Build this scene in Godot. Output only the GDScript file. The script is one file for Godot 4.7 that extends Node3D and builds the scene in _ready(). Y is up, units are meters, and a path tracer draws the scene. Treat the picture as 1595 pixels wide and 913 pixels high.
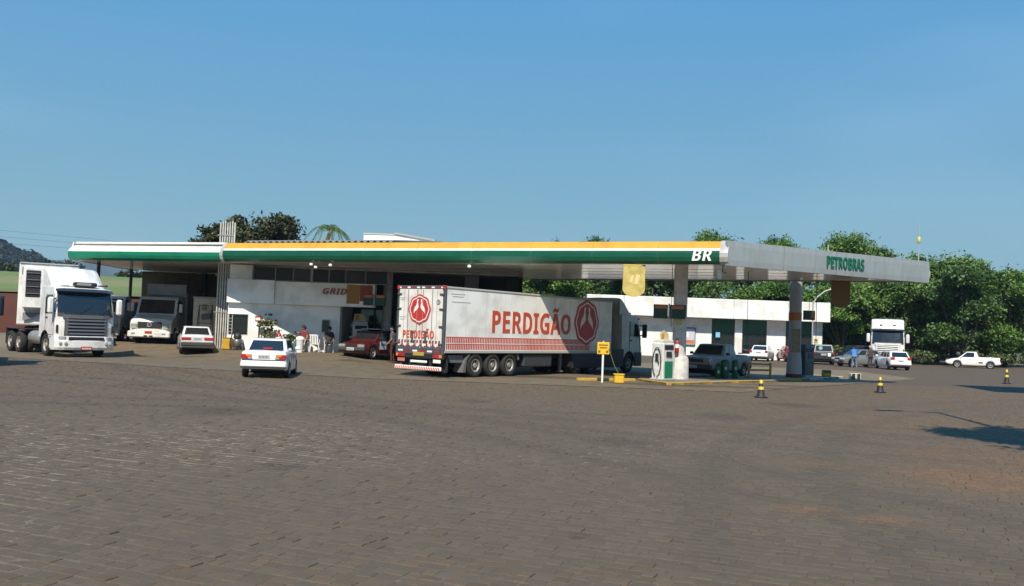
extends Node3D
# A truck stop with a fuel canopy, seen across a yard of basalt setts. Depth in front of the camera runs along -z; P(x, y, depth) makes a point.

var rng := RandomNumberGenerator.new()
var used := {}
var mats := {}
var meshes := {}
var grime: ImageTexture
var grime_fine: ImageTexture
var bump_tex: ImageTexture
var streaks: ImageTexture

const CA := Vector2(-15.08, 47.88)      # left end of the long fascia (x, depth)
const CB := Vector2(8.64, 37.56)        # its right corner
const CC := Vector2(19.73, 44.04)       # far end of the grey end fascia
const LE := Vector2(-24.56, 51.25)      # far left end of the white canopy
const EYE := 2.1


func P(x: float, y: float, d: float) -> Vector3:
	return Vector3(x, y, -d)


func elev(x: float, d: float) -> float:
	var q := (x - CA.x) * 0.399 + (d - CA.y) * 0.917
	return 0.45 * smoothstep(-2.5, 3.0, q) * (1.0 - smoothstep(-9.0, -4.5, x))


# ---------------------------------------------------------------- shapes
class S:
	var st := SurfaceTool.new()
	var group := 0
	var colored := false

	func _init(with_color := false) -> void:
		colored = with_color
		st.begin(Mesh.PRIMITIVE_TRIANGLES)

	func flat() -> S:
		st.set_smooth_group(-1)
		return self

	func smooth() -> S:
		group += 1
		st.set_smooth_group(group)
		return self

	func tint(c: Color) -> S:
		st.set_color(c)
		return self

	func tri(a: Vector3, b: Vector3, c: Vector3) -> void:
		st.add_vertex(a); st.add_vertex(b); st.add_vertex(c)

	func quad(a: Vector3, b: Vector3, c: Vector3, d: Vector3) -> void:
		tri(a, b, c); tri(a, c, d)

	# a box with chamfered edges
	func box(c: Vector3, s: Vector3, bev := 0.0, basis := Basis()) -> S:
		flat()
		var h := s * 0.5
		bev = minf(bev, minf(h.x, minf(h.y, h.z)) * 0.9)
		var f := func(x, y, z): return c + basis * Vector3(x, y, z)
		if bev <= 0.0:
			var v := []
			for i in 8:
				v.append(f.call(h.x * (1 if i & 1 else -1), h.y * (1 if i & 2 else -1), h.z * (1 if i & 4 else -1)))
			for q in [[0, 2, 3, 1], [4, 5, 7, 6], [0, 1, 5, 4], [2, 6, 7, 3], [0, 4, 6, 2], [1, 3, 7, 5]]:
				quad(v[q[3]], v[q[2]], v[q[1]], v[q[0]])
			return self
		var b := bev
		for sx in [-1, 1]:
			for k in 3:
				# face whose normal is axis k, side sx
				var e := []
				for uv in [[-1, -1], [1, -1], [1, 1], [-1, 1]]:
					var p := [0.0, 0.0, 0.0]
					var hh := [h.x, h.y, h.z]
					p[k] = sx * hh[k]
					p[(k + 1) % 3] = uv[0] * (hh[(k + 1) % 3] - b)
					p[(k + 2) % 3] = uv[1] * (hh[(k + 2) % 3] - b)
					e.append(f.call(p[0], p[1], p[2]))
				if sx > 0: quad(e[3], e[2], e[1], e[0])
				else: quad(e[0], e[1], e[2], e[3])
				# edge between +k/-k (side sx) and axis k+1 (both sides)
				for sy in [-1, 1]:
					var hh := [h.x, h.y, h.z]
					var k1 := (k + 1) % 3
					var k2 := (k + 2) % 3
					var g := []
					for w in [[0, -1], [0, 1], [1, 1], [1, -1]]:
						var p := [0.0, 0.0, 0.0]
						p[k] = sx * (hh[k] - (0.0 if w[0] == 0 else b))
						p[k1] = sy * (hh[k1] - (b if w[0] == 0 else 0.0))
						p[k2] = w[1] * (hh[k2] - b)
						g.append(f.call(p[0], p[1], p[2]))
					if sx * sy > 0: quad(g[3], g[2], g[1], g[0])
					else: quad(g[0], g[1], g[2], g[3])
			for sy in [-1, 1]:
				for sz in [-1, 1]:
					var a1: Vector3 = f.call(sx * h.x, sy * (h.y - b), sz * (h.z - b))
					var a2: Vector3 = f.call(sx * (h.x - b), sy * h.y, sz * (h.z - b))
					var a3: Vector3 = f.call(sx * (h.x - b), sy * (h.y - b), sz * h.z)
					if sx * sy * sz > 0: tri(a3, a2, a1)
					else: tri(a1, a2, a3)
		return self

	func ring(c: Vector3, axis: Vector3, r: float, n: int) -> PackedVector3Array:
		var z := axis.normalized()
		var x := z.cross(Vector3.UP if absf(z.y) < 0.9 else Vector3.RIGHT).normalized()
		var y := z.cross(x)
		var out := PackedVector3Array()
		for i in n:
			var a := TAU * i / n
			out.append(c + (x * cos(a) + y * sin(a)) * r)
		return out

	func tube(a: Vector3, b: Vector3, ra: float, rb := -1.0, n := 8, caps := true) -> S:
		if rb < 0.0: rb = ra
		loft([ring(a, b - a, ra, n), ring(b, b - a, rb, n)], true, caps)
		return self

	func path(pts: Array, r: float, n := 6) -> S:
		var rings := []
		for i in pts.size():
			var t: Vector3 = pts[mini(i + 1, pts.size() - 1)] - pts[maxi(i - 1, 0)]
			rings.append(ring(pts[i], t, r, n))
		loft(rings, true, true)
		return self

	# rings: arrays of equal length; joined one to the next
	func loft(rings: Array, closed := true, caps := true, soft := true) -> S:
		if soft: smooth()
		else: flat()
		var n: int = rings[0].size()
		for i in rings.size() - 1:
			var p = rings[i]
			var q = rings[i + 1]
			for j in (n if closed else n - 1):
				var k := (j + 1) % n
				quad(p[j], q[j], q[k], p[k])
		if caps and closed:
			flat()
			for e in [0, rings.size() - 1]:
				var c := Vector3.ZERO
				for v in rings[e]: c += v
				c /= n
				for j in n:
					var k := (j + 1) % n
					if e == 0: tri(c, rings[e][j], rings[e][k])
					else: tri(c, rings[e][k], rings[e][j])
		return self

	# profile of (radius, place along the axis); the axis is the local z of xf
	func lathe(prof: Array, n: int, xf: Transform3D, soft := true) -> S:
		var rings := []
		for p in prof:
			var rr := PackedVector3Array()
			for i in n:
				var a := TAU * i / n
				rr.append(xf * Vector3(cos(a) * p[0], sin(a) * p[0], p[1]))
			rings.append(rr)
		loft(rings, true, true, soft)
		return self

	# flat outline (in the xy plane of xf) given a thickness along +z of xf
	func plate(pts: PackedVector2Array, thick: float, xf := Transform3D()) -> S:
		flat()
		var idx := Geometry2D.triangulate_polygon(pts)
		var turn := Geometry2D.is_polygon_clockwise(pts)
		for i in range(0, idx.size(), 3):
			var a := pts[idx[i]]
			var b := pts[idx[i + 1]]
			var c := pts[idx[i + 2]]
			if (b - a).cross(c - a) > 0:
				var t := b
				b = c
				c = t
			tri(xf * Vector3(a.x, a.y, thick), xf * Vector3(b.x, b.y, thick), xf * Vector3(c.x, c.y, thick))
			tri(xf * Vector3(a.x, a.y, 0), xf * Vector3(c.x, c.y, 0), xf * Vector3(b.x, b.y, 0))
		for i in pts.size():
			var p := pts[i]
			var q := pts[(i + 1) % pts.size()]
			if turn:
				var t := p
				p = q
				q = t
			quad(xf * Vector3(p.x, p.y, thick), xf * Vector3(q.x, q.y, thick), xf * Vector3(q.x, q.y, 0), xf * Vector3(p.x, p.y, 0))
		return self

	# outline in x, y swept over widths z; shift(v2, z) -> Vector3
	func sweep(pts: Array, zs: Array, shift: Callable, soft := false) -> S:
		var rings := []
		for z in zs:
			var r := PackedVector3Array()
			for p in pts: r.append(shift.call(p, z))
			rings.append(r)
		loft(rings, true, false, soft)
		flat()
		var flat2 := PackedVector2Array()
		for p in pts: flat2.append(p)
		var idx := Geometry2D.triangulate_polygon(flat2)
		for e in [0, rings.size() - 1]:
			for i in range(0, idx.size(), 3):
				var a: Vector3 = rings[e][idx[i]]
				var b: Vector3 = rings[e][idx[i + 1]]
				var c: Vector3 = rings[e][idx[i + 2]]
				var nz := (b - a).cross(c - a).z
				if (nz > 0) == (e > 0): tri(a, c, b)
				else: tri(a, b, c)
		return self

	# a thin sheet over a corner quad a b c d (a-b low edge, d-c high edge), between shares u0..u1, v0..v1
	func pane(q: Array, u0: float, u1: float, v0: float, v1: float, off := 0.006, thick := 0.008) -> S:
		flat()
		var f := func(u, v): return (q[0] as Vector3).lerp(q[1], u).lerp((q[3] as Vector3).lerp(q[2], u), v)
		var n: Vector3 = ((q[1] - q[0]) as Vector3).cross(q[3] - q[0]).normalized()
		var c := [f.call(u0, v0), f.call(u1, v0), f.call(u1, v1), f.call(u0, v1)]
		var lo := []
		var hi := []
		for p in c:
			lo.append(p + n * (off - thick))
			hi.append(p + n * off)
		quad(hi[3], hi[2], hi[1], hi[0])
		for i in 4:
			var k := (i + 1) % 4
			quad(hi[i], hi[k], lo[k], lo[i])
		return self

	func mesh() -> ArrayMesh:
		st.generate_normals()
		return st.commit()


# ---------------------------------------------------------------- naming
func numbered(called: String) -> String:
	if not used.has(called):
		used[called] = 0
		return called
	used[called] += 1
	return "%s_%03d" % [called, used[called]]


func tag(o: Node3D, label: String, category: String, group := "", kind := "") -> Node3D:
	if label: o.set_meta("label", label)
	if category: o.set_meta("category", category)
	if group: o.set_meta("group", group)
	if kind: o.set_meta("kind", kind)
	return o


func thing(called: String, label: String, category: String, at := Vector3.ZERO, turn := 0.0, group := "") -> Node3D:
	var o := Node3D.new()
	o.name = numbered(called)
	add_child(o)
	o.position = at
	o.rotation.y = turn
	return tag(o, label, category, group)


func part(called: String, s, m: Material, parent: Node3D = self, world := false) -> MeshInstance3D:
	var o := MeshInstance3D.new()
	o.name = called if parent != self else numbered(called)
	o.mesh = s.mesh() if s is S else s
	o.material_override = m
	parent.add_child(o, true)
	if world: o.position = -parent.position
	return o


func struct(called: String, s, m: Material) -> MeshInstance3D:
	var o := part(called, s, m)
	o.set_meta("kind", "structure")
	return o


func copy(o: Node3D, label: String, at: Vector3, turn := 0.0, group := "") -> Node3D:
	var c: Node3D = o.duplicate()
	c.name = numbered(str(o.name).rstrip("0123456789").trim_suffix("_"))
	add_child(c)
	c.position = at
	c.rotation.y = turn
	c.set_meta("label", label)
	if group: c.set_meta("group", group)
	return c


# ---------------------------------------------------------------- materials (colours are linear, real-world base colours)
func M(called: String, r: float, g: float, b: float, rough := 0.6, metal := 0.0, opt := {}) -> StandardMaterial3D:
	if mats.has(called): return mats[called]
	var m := StandardMaterial3D.new()
	m.resource_name = called
	m.albedo_color = Color(r, g, b).linear_to_srgb()
	m.roughness = rough
	m.metallic = metal
	if opt.has("dirt"):
		m.albedo_texture = [grime, grime_fine, streaks][opt.dirt - 1]
		m.uv1_triplanar = true
		m.uv1_world_triplanar = opt.get("world", false)
		m.uv1_scale = Vector3.ONE * opt.get("scale", 0.5)
		if opt.dirt == 3: m.uv1_scale.y *= 0.1   # dirt that has run down
	if opt.has("coat"):
		m.clearcoat_enabled = true
		m.clearcoat = opt.coat
		m.clearcoat_roughness = 0.08
	if opt.has("bump"):
		m.heightmap_enabled = true
		m.heightmap_texture = bump_tex
		m.heightmap_scale = opt.bump
		m.uv1_triplanar = true
		m.uv1_scale = Vector3.ONE * opt.get("scale", 0.5)
	if opt.has("vc"): m.vertex_color_use_as_albedo = true
	if opt.has("back"):
		m.backlight_enabled = true
		m.backlight = Color(opt.back, opt.back, opt.back * 0.4)
	mats[called] = m
	return m


func noise_image(freq: float, oct: int, sd: int, size: int, lo: float, hi: float, warm := 0.0) -> ImageTexture:
	var n := FastNoiseLite.new()
	n.seed = sd
	n.noise_type = FastNoiseLite.TYPE_SIMPLEX_SMOOTH
	n.frequency = freq
	n.fractal_octaves = oct
	var im := n.get_seamless_image(size, size, false, false, 0.12)
	im.convert(Image.FORMAT_RGB8)
	var out := Image.create(size, size, false, Image.FORMAT_RGB8)
	for y in size:
		for x in size:
			var v := im.get_pixel(x, y).r
			var t := lo + (hi - lo) * smoothstep(0.1, 0.75, v)
			out.set_pixel(x, y, Color(t, t * (1.0 - warm * (1.0 - t)), t * (1.0 - 2.0 * warm * (1.0 - t))))
	return ImageTexture.create_from_image(out)


func text(words: String, size: float, depth: float, m: Material, parent: Node3D, xf: Transform3D, called := "lettering", weight := 700) -> MeshInstance3D:
	var t := TextMesh.new()
	var f := SystemFont.new()
	f.font_names = PackedStringArray(["Droid Sans"])
	f.font_weight = weight
	t.font = f
	t.text = words
	t.font_size = 64
	t.pixel_size = size / 46.0
	t.depth = depth
	t.curve_step = 2.0
	var o := MeshInstance3D.new()
	o.name = called
	o.mesh = t
	o.material_override = m
	o.transform = xf
	parent.add_child(o, true)
	return o


# ---------------------------------------------------------------- wheels and road vehicles
func wheel(parent: Node3D, at: Vector3, r: float, wide: float, rim_m: Material, side := 1.0, hub := 0.6) -> void:
	var key := "wheel%.2f%.2f%.2f" % [r, wide, hub]
	if not meshes.has(key):
		var s := S.new()
		var w := wide * 0.5
		s.lathe([[r * hub, -w * 0.8], [r * 0.78, -w], [r * 0.94, -w * 0.92], [r, -w * 0.6], [r, w * 0.6], [r * 0.94, w * 0.92], [r * 0.78, w], [r * hub, w * 0.8], [r * hub, w * 0.5]], 20, Transform3D())
		var k := S.new()
		k.lathe([[r * hub, w * 0.3], [r * hub * 0.99, w * 0.86], [r * hub * 0.88, w * 0.8], [r * hub * 0.72, w * 0.35], [r * hub * 0.42, w * 0.3], [r * hub * 0.36, w * 0.75], [r * 0.02, w * 0.8]], 16, Transform3D(), false)
		for i in 8:
			var a := TAU * i / 8
			k.box(Vector3(cos(a) * r * hub * 0.56, sin(a) * r * hub * 0.56, w * 0.4), Vector3.ONE * r * 0.07)
		meshes[key] = [s.mesh(), k.mesh()]
	var o := part("wheel", meshes[key][0], M("tyre rubber", 0.022, 0.021, 0.02, 0.85, 0, {"dirt": 1, "scale": 2.0}), parent)
	o.position = at
	if side < 0: o.rotation.y = PI
	part("rim", meshes[key][1], rim_m, o)


func profile(st: Array, x: float) -> Array:
	for i in st.size() - 1:
		if x <= st[i + 1][0] or i == st.size() - 2:
			var t := clampf((x - st[i][0]) / (st[i + 1][0] - st[i][0]), 0.0, 1.0)
			var o := []
			for k in range(1, 4): o.append(lerpf(st[i][k], st[i + 1][k], t))
			return o
	return []


# The painted hull of a car: stations of (x, underside, top, half width), real wheel arches cut out of its sides.
func hull(st: Array, arches: Array, ar: float) -> S:
	var s := S.new()
	var xs := []
	var x: float = st[0][0]
	var end: float = st[-1][0]
	while x < end - 0.01:
		xs.append(x)
		x += 0.1
	xs.append(end)
	for a in arches:
		for k in 11: xs.append(a + ar * 0.999 * cos(PI * k / 10))
	for q in st: xs.append(q[0])
	xs.sort()
	var rings := []
	var last := -99.0
	for xx in xs:
		if xx - last < 0.012: continue
		last = xx
		var p := profile(st, xx)
		var yb: float = p[0]
		var yt: float = p[1]
		var w: float = p[2]
		for a in arches:
			var d: float = absf(xx - a)
			if d < ar: yb = maxf(yb, 0.3 + sqrt(ar * ar - d * d))
		yb = minf(yb, yt - 0.06)
		var half := [[0.0, 0.0], [0.94, 0.0], [0.985, 0.1], [1.0, 0.3], [1.0, 0.55], [0.985, 0.78], [0.95, 0.93], [0.86, 0.99], [0.5, 1.02]]
		var r := PackedVector3Array()
		for h in half: r.append(Vector3(xx, yb + (yt - yb) * h[1], w * h[0]))
		r.append(Vector3(xx, yb + (yt - yb) * 1.03, 0))
		for i in range(half.size() - 1, 0, -1): r.append(Vector3(xx, yb + (yt - yb) * half[i][1], -w * half[i][0]))
		rings.append(r)
	s.loft(rings, true, true, true)
	return s


func car(called: String, label: String, category: String, at: Vector3, turn: float, paint: Material, d: Dictionary, group := "") -> Node3D:
	var o := thing(called, label, category, at, turn, group)
	var dark := M("dark trim", 0.02, 0.02, 0.022, 0.5)
	var glass := M("car glass", 0.012, 0.016, 0.02, 0.04, 0, {"coat": 1.0})
	var st: Array = d.st
	var R: float = d.R
	part("body", hull(st, d.axles, R + 0.06), paint, o)
	var c: Array = d.cab   # rear base, rear top, front top, front base, belt, roof, half width at belt, at roof
	var lo: float = c[4] - 0.06
	# greenhouse
	var g := S.new()
	var rings := []
	for t in [0.0, 0.9, 0.97, 1.0]:
		var xa := lerpf(c[0], c[1], minf(t, 0.97) if t < 1 else 1.25)
		var xb := lerpf(c[3], c[2], minf(t, 0.97) if t < 1 else 1.25)
		var w: float = lerpf(c[6], c[7], t) * (1.0 if t < 0.95 else (0.965 if t < 1.0 else 0.86))
		var y := lerpf(lo, c[5], t)
		var k := 0.05
		rings.append(PackedVector3Array([Vector3(xa + k, y, -w), Vector3(xb - k, y, -w), Vector3(xb, y, -w + k), Vector3(xb, y, w - k), Vector3(xb - k, y, w), Vector3(xa + k, y, w), Vector3(xa, y, w - k), Vector3(xa, y, -w + k)]))
	g.loft(rings, true, true, false)
	part("cabin", g, paint, o)
	var f := func(t): return [lerpf(c[0], c[1], t), lerpf(c[3], c[2], t), lerpf(lo, c[5], t), lerpf(c[6], c[7], t)]
	var b0 = f.call(0.14)
	var b1 = f.call(0.89)
	var wsq := [Vector3(b0[1], b0[2], b0[3]), Vector3(b0[1], b0[2], -b0[3]), Vector3(b1[1], b1[2], -b1[3]), Vector3(b1[1], b1[2], b1[3])]
	part("windscreen", S.new().pane(wsq, 0.07, 0.93, 0.02, 0.98), glass, o)
	var rq := [Vector3(b0[0], b0[2], -b0[3]), Vector3(b0[0], b0[2], b0[3]), Vector3(b1[0], b1[2], b1[3]), Vector3(b1[0], b1[2], -b1[3])]
	part("rear_window", S.new().pane(rq, 0.08, 0.92, 0.05, 0.95), glass, o)
	for s in [-1.0, 1.0]:
		var q := [Vector3(b0[0], b0[2], s * b0[3]), Vector3(b0[1], b0[2], s * b0[3]), Vector3(b1[1], b1[2], s * b1[3]), Vector3(b1[0], b1[2], s * b1[3])]
		if s < 0: q = [q[1], q[0], q[3], q[2]]
		for w in d.windows:
			var u0: float = w[0] if s > 0 else 1.0 - w[1]
			var u1: float = w[1] if s > 0 else 1.0 - w[0]
			part("side_window", S.new().pane(q, u0, u1, 0.03, 0.97), glass, o)
		for a in d.axles:
			wheel(o, Vector3(a, R, s * (d.W - 0.1)), R, 0.2, M("alloy rim", 0.42, 0.42, 0.43, 0.4, 0.3), s, d.get("hub", 0.62))
		var xm: float = c[3] - 0.28
		part("mirror", S.new().box(Vector3(xm, c[4] + 0.08, s * (c[6] + 0.14)), Vector3(0.09, 0.13, 0.2), 0.03), paint if d.get("painted_mirror", false) else dark, o)
		part("door_handle", S.new().box(Vector3(lerpf(c[0], c[3], 0.45), c[4] - 0.12, s * (d.W + 0.002)), Vector3(0.18, 0.035, 0.03), 0.008), dark, o)
		# door seams and rubbing strip
		for xs in d.get("seams", [lerpf(c[0], c[3], 0.25), lerpf(c[0], c[3], 0.58), lerpf(c[0], c[3], 0.92)]):
			var pr := profile(st, xs)
			part("door_seam", S.new().box(Vector3(xs, (pr[0] + pr[1]) * 0.5 + 0.04, s * (pr[2] - 0.002)), Vector3(0.012, (pr[1] - pr[0]) * 0.72, 0.012)), dark, o)
	# wheel wells
	for a in d.axles:
		part("wheel_well", S.new().box(Vector3(a, R + 0.06, 0), Vector3(R * 1.9, R * 1.25, d.W * 2 - 0.42)), M("wheel well", 0.008, 0.008, 0.008, 0.9), o)
	# ends
	var xr: float = st[0][0]
	var xf: float = st[-1][0]
	var wr: float = st[0][3]
	var wf: float = st[-1][3]
	var bm: Material = paint if d.get("painted_bumper", false) else M("grey bumper plastic", 0.05, 0.05, 0.052, 0.55)
	var rb := S.new()
	rb.box(Vector3(xr + 0.05, d.bump[0], 0), Vector3(0.22, d.bump[1], wr * 2 + 0.1), 0.05)
	part("rear_bumper", rb, bm, o)
	part("front_bumper", S.new().box(Vector3(xf - 0.05, d.bump[0], 0), Vector3(0.22, d.bump[1], wf * 2 + 0.12), 0.05), bm, o)
	part("rear_valance", S.new().box(Vector3(xr + 0.14, d.bump[0] - d.bump[1] * 0.5 - 0.05, 0), Vector3(0.2, 0.13, wr * 2 - 0.06), 0.03), dark, o)
	var red := M("tail lamp red", 0.42, 0.012, 0.012, 0.12, 0, {"coat": 1.0})
	var amber := M("indicator amber", 0.75, 0.22, 0.02, 0.15, 0, {"coat": 1.0})
	var clear := M("headlamp glass", 0.62, 0.62, 0.58, 0.06, 0.55, {"coat": 1.0})
	for s in [-1.0, 1.0]:
		var tl: Array = d.tail   # y, height, width, inward place
		var lamp := part("tail_light", S.new().box(Vector3(xr + 0.03, tl[0], s * (wr - tl[2] * 0.5 + 0.03)), Vector3(0.13, tl[1], tl[2]), 0.02), red, o)
		if d.get("amber_tail", false):
			part("indicator", S.new().box(Vector3(xr + 0.025, tl[0] + tl[1] * 0.22, s * (wr - tl[2] * 0.62)), Vector3(0.135, tl[1] * 0.42, tl[2] * 0.5), 0.01), amber, lamp)
			part("reversing_lamp", S.new().box(Vector3(xr + 0.025, tl[0] - tl[1] * 0.24, s * (wr - tl[2] * 0.78)), Vector3(0.135, tl[1] * 0.36, tl[2] * 0.4), 0.01), clear, lamp)
		var hl: Array = d.head
		part("headlight", S.new().box(Vector3(xf - 0.06, hl[0], s * (wf - hl[2] * 0.5 + 0.02)), Vector3(0.16, hl[1], hl[2]), 0.03), clear, o)
	part("grille", S.new().box(Vector3(xf - 0.02, d.head[0] - 0.01, 0), Vector3(0.06, d.head[1] * 0.8, wf * 2 - d.head[2] * 2 - 0.06), 0.01), dark, o)
	var plate := M("plate grey", 0.55, 0.56, 0.55, 0.4)
	for e in [[xr - 0.005, d.plate_rear], [xf + 0.065, d.bump[0]]]:
		var pl := part("licence_plate", S.new().box(Vector3(e[0], e[1], 0), Vector3(0.02, 0.14, 0.42), 0.004), plate, o)
		var tx := S.new()
		for k in 7:
			tx.box(Vector3(e[0] + (0.011 if e[0] > 0 else -0.011), e[1] - 0.01, -0.15 + k * 0.05), Vector3(0.004, 0.07, 0.03))
		part("plate_print", tx, M("plate print", 0.1, 0.1, 0.1, 0.5), pl)
	return o


func sedan_spec() -> Dictionary:
	return {"W": 0.83, "R": 0.3, "axles": [-1.3, 1.25],
		"st": [[-2.14, 0.42, 0.86, 0.75], [-2.1, 0.34, 0.96, 0.79], [-1.75, 0.27, 0.985, 0.82], [-1.0, 0.22, 0.96, 0.835], [0.0, 0.2, 0.93, 0.84], [0.95, 0.2, 0.9, 0.835], [1.6, 0.22, 0.84, 0.81], [2.0, 0.27, 0.75, 0.77], [2.12, 0.4, 0.66, 0.72]],
		"cab": [-1.62, -0.98, 0.3, 1.02, 0.95, 1.4, 0.76, 0.61], "windows": [[0.17, 0.34], [0.37, 0.6], [0.63, 0.9]],
		"bump": [0.5, 0.22], "tail": [0.77, 0.17, 0.36], "head": [0.66, 0.16, 0.4], "plate_rear": 0.78}


# ---------------------------------------------------------------- lorries
# Tractor unit: origin on the ground under the middle of the front bumper, forward along +x. roof 0: low roof with air deflector; 1: high roof.
func tractor(called: String, label: String, at: Vector3, turn: float, paint: Material, roof: int, grille_m: Material, k := 1.0, group := "") -> Node3D:
	var o := thing(called, label, "truck", at, turn, group)
	o.scale = Vector3.ONE * k
	var dark := M("dark trim", 0.02, 0.02, 0.022, 0.5)
	var black := M("chassis black", 0.016, 0.016, 0.016, 0.7, 0, {"dirt": 1, "scale": 1.5})
	var glass := M("car glass", 0.012, 0.016, 0.02, 0.04, 0, {"coat": 1.0})
	var steel := M("tank steel", 0.4, 0.39, 0.36, 0.4, 0.5, {"dirt": 1, "scale": 1.0})
	var clear := M("headlamp glass", 0.62, 0.62, 0.58, 0.06, 0.55, {"coat": 1.0})
	var rim := M("lorry rim", 0.34, 0.32, 0.28, 0.5, 0.2, {"dirt": 1, "scale": 2.0})
	var zs := [-1.25, -1.22, -1.12, -0.92, -0.5, 0.0, 0.5, 0.92, 1.12, 1.22, 1.25]
	var pull := func(v: Vector2, z: float) -> Vector3:
		var a := absf(z)
		var p := 0.24 * pow(a / 1.25, 5.0)
		var t := clampf((v.x + 1.0) / 0.9, 0.0, 1.0)
		return Vector3(v.x - p * t, v.y - (0.05 * pow(a / 1.25, 8.0) if v.y > 3.0 else 0.0), z * (1.0 - 0.035 * clampf((v.y - 1.9) / 1.2, 0, 1.2)))
	var top := 3.12 if roof == 0 else 3.75
	var cab := [Vector2(0.0, 0.9), Vector2(0.02, 1.35), Vector2(-0.03, 1.92), Vector2(-0.36, 2.82), Vector2(-0.46, 2.98)]
	if roof == 0:
		cab.append_array([Vector2(-0.75, 3.1), Vector2(-2.25, 3.14)])
	else:
		cab.append_array([Vector2(-0.52, 3.15), Vector2(-0.72, 3.68), Vector2(-0.95, 3.78), Vector2(-2.25, 3.84)])
	cab.append_array([Vector2(-2.25, 1.0)])
	for i in 9:
		var a := PI * i / 8
		cab.append(Vector2(-1.45 - 0.62 * cos(a), 0.55 + 0.62 * sin(a)) if i > 0 and i < 8 else Vector2(-1.45 - 0.62 * cos(a), 0.9))
	part("cab", S.new().sweep(cab, zs, pull), paint, o)
	# windscreen, visor, grille
	var skin := func(prof: Array, za: Array, off: float) -> S:
		var s := S.new()
		var rings := []
		for z in za:
			var r := PackedVector3Array()
			for v in prof: r.append(pull.call(v, z) + Vector3(off, 0, 0))
			for i in range(prof.size() - 1, -1, -1): r.append(pull.call(prof[i], z) + Vector3(off - 0.05, 0, 0))
			rings.append(r)
		s.loft(rings, true, true, false)
		return s
	var wz := [-1.17, -1.1, -0.92, -0.5, 0.0, 0.5, 0.92, 1.1, 1.17]
	part("windscreen", skin.call([Vector2(-0.03, 1.94), Vector2(-0.345, 2.78)], wz, 0.012), glass, o)
	part("screen_surround", skin.call([Vector2(-0.345, 2.785), Vector2(-0.43, 2.95)], wz, 0.02), dark, o)
	part("screen_base", skin.call([Vector2(0.0, 1.8), Vector2(-0.03, 1.935)], wz, 0.014), dark, o)
	var wp := part("wiper", S.new().tube(Vector3(0.06, 1.93, 0.35), Vector3(-0.08, 2.3, -0.2), 0.014).tube(Vector3(0.06, 1.93, -0.55), Vector3(-0.1, 2.33, -0.95), 0.014), dark, o)
	var vis := S.new()
	vis.sweep([Vector2(-0.37, 2.98), Vector2(-0.12, 2.86), Vector2(-0.1, 2.89), Vector2(-0.36, 3.02)], zs, pull)
	part("sun_visor", vis, M("visor smoke", 0.02, 0.022, 0.025, 0.2), o)
	var gz := [-0.9, -0.7, 0.0, 0.7, 0.9]
	part("grille_back", skin.call([Vector2(0.005, 0.95), Vector2(0.02, 1.35), Vector2(0.0, 1.79)], gz, 0.012), M("grille dark", 0.012, 0.012, 0.013, 0.6), o)
	for i in 5:
		var y := 1.0 + i * 0.145
		var hw := 0.74 + i * 0.03
		part("grille_slat", S.new().sweep([Vector2(0.0, y), Vector2(0.075, y + 0.015), Vector2(0.06, y + 0.08), Vector2(0.0, y + 0.09)], [-hw, -hw * 0.7, 0.0, hw * 0.7, hw], pull), grille_m, o)
	part("grille_top", S.new().sweep([Vector2(0.0, 1.71), Vector2(0.06, 1.71), Vector2(0.05, 1.86), Vector2(-0.02, 1.87)], [-0.98, -0.7, 0.0, 0.7, 0.98], pull), grille_m, o)
	for s in [-1.0, 1.0]:
		part("grille_side", S.new().sweep([Vector2(0.0, 0.97), Vector2(0.05, 0.97), Vector2(0.06, 1.4), Vector2(0.04, 1.72), Vector2(-0.02, 1.72)], [s * 0.77 if s < 0 else 0.77, s * 0.88 if s < 0 else 0.88], pull), grille_m, o)
	# bumper with lamps
	var bz := [-1.26, -1.22, -1.1, -0.9, -0.5, 0.0, 0.5, 0.9, 1.1, 1.22, 1.26]
	part("bumper", S.new().sweep([Vector2(-0.45, 0.34), Vector2(0.06, 0.34), Vector2(0.12, 0.45), Vector2(0.12, 0.72), Vector2(0.05, 0.94), Vector2(-0.45, 0.94)], bz, pull), paint, o)
	part("lower_intake", S.new().box(Vector3(0.1, 0.84, 0), Vector3(0.06, 0.13, 1.5), 0.02), M("grille dark", 0.012, 0.012, 0.013, 0.6), o)
	for s in [-1.0, 1.0]:
		part("headlight", S.new().box(Vector3(-0.02, 0.86, s * 0.98), Vector3(0.16, 0.16, 0.3), 0.04, Basis(Vector3.UP, -s * 0.35)), clear, o)
		part("fog_lamp", S.new().lathe([[0.07, -0.03], [0.07, 0.03], [0.045, 0.04]], 12, Transform3D(Basis(Vector3.UP, PI / 2), Vector3(0.09, 0.62, s * 0.85))), clear, o)
		part("fog_lamp", S.new().lathe([[0.07, -0.03], [0.07, 0.03], [0.045, 0.04]], 12, Transform3D(Basis(Vector3.UP, PI / 2), Vector3(0.03, 0.62, s * 1.05))), clear, o)
		# corner vent, side window, door seams, step
		part("corner_vent", S.new().box(Vector3(-0.14, 1.25, s * 1.17), Vector3(0.1, 0.34, 0.08), 0.02), dark, o)
		part("side_window", S.new().plate(PackedVector2Array([Vector2(-0.42, 1.95), Vector2(-0.68, 2.72), Vector2(-1.4, 2.72), Vector2(-1.4, 1.95)]), 0.02, Transform3D(Basis(), Vector3(0, 0, s * 1.24 - 0.01))), glass, o)
		var seam := S.new()
		for x in [-0.36, -1.46]: seam.box(Vector3(x, 1.85, s * 1.25), Vector3(0.02, 1.8, 0.012))
		seam.box(Vector3(-0.91, 0.97, s * 1.25), Vector3(1.1, 0.02, 0.012))
		part("door_seam", seam, dark, o)
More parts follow.
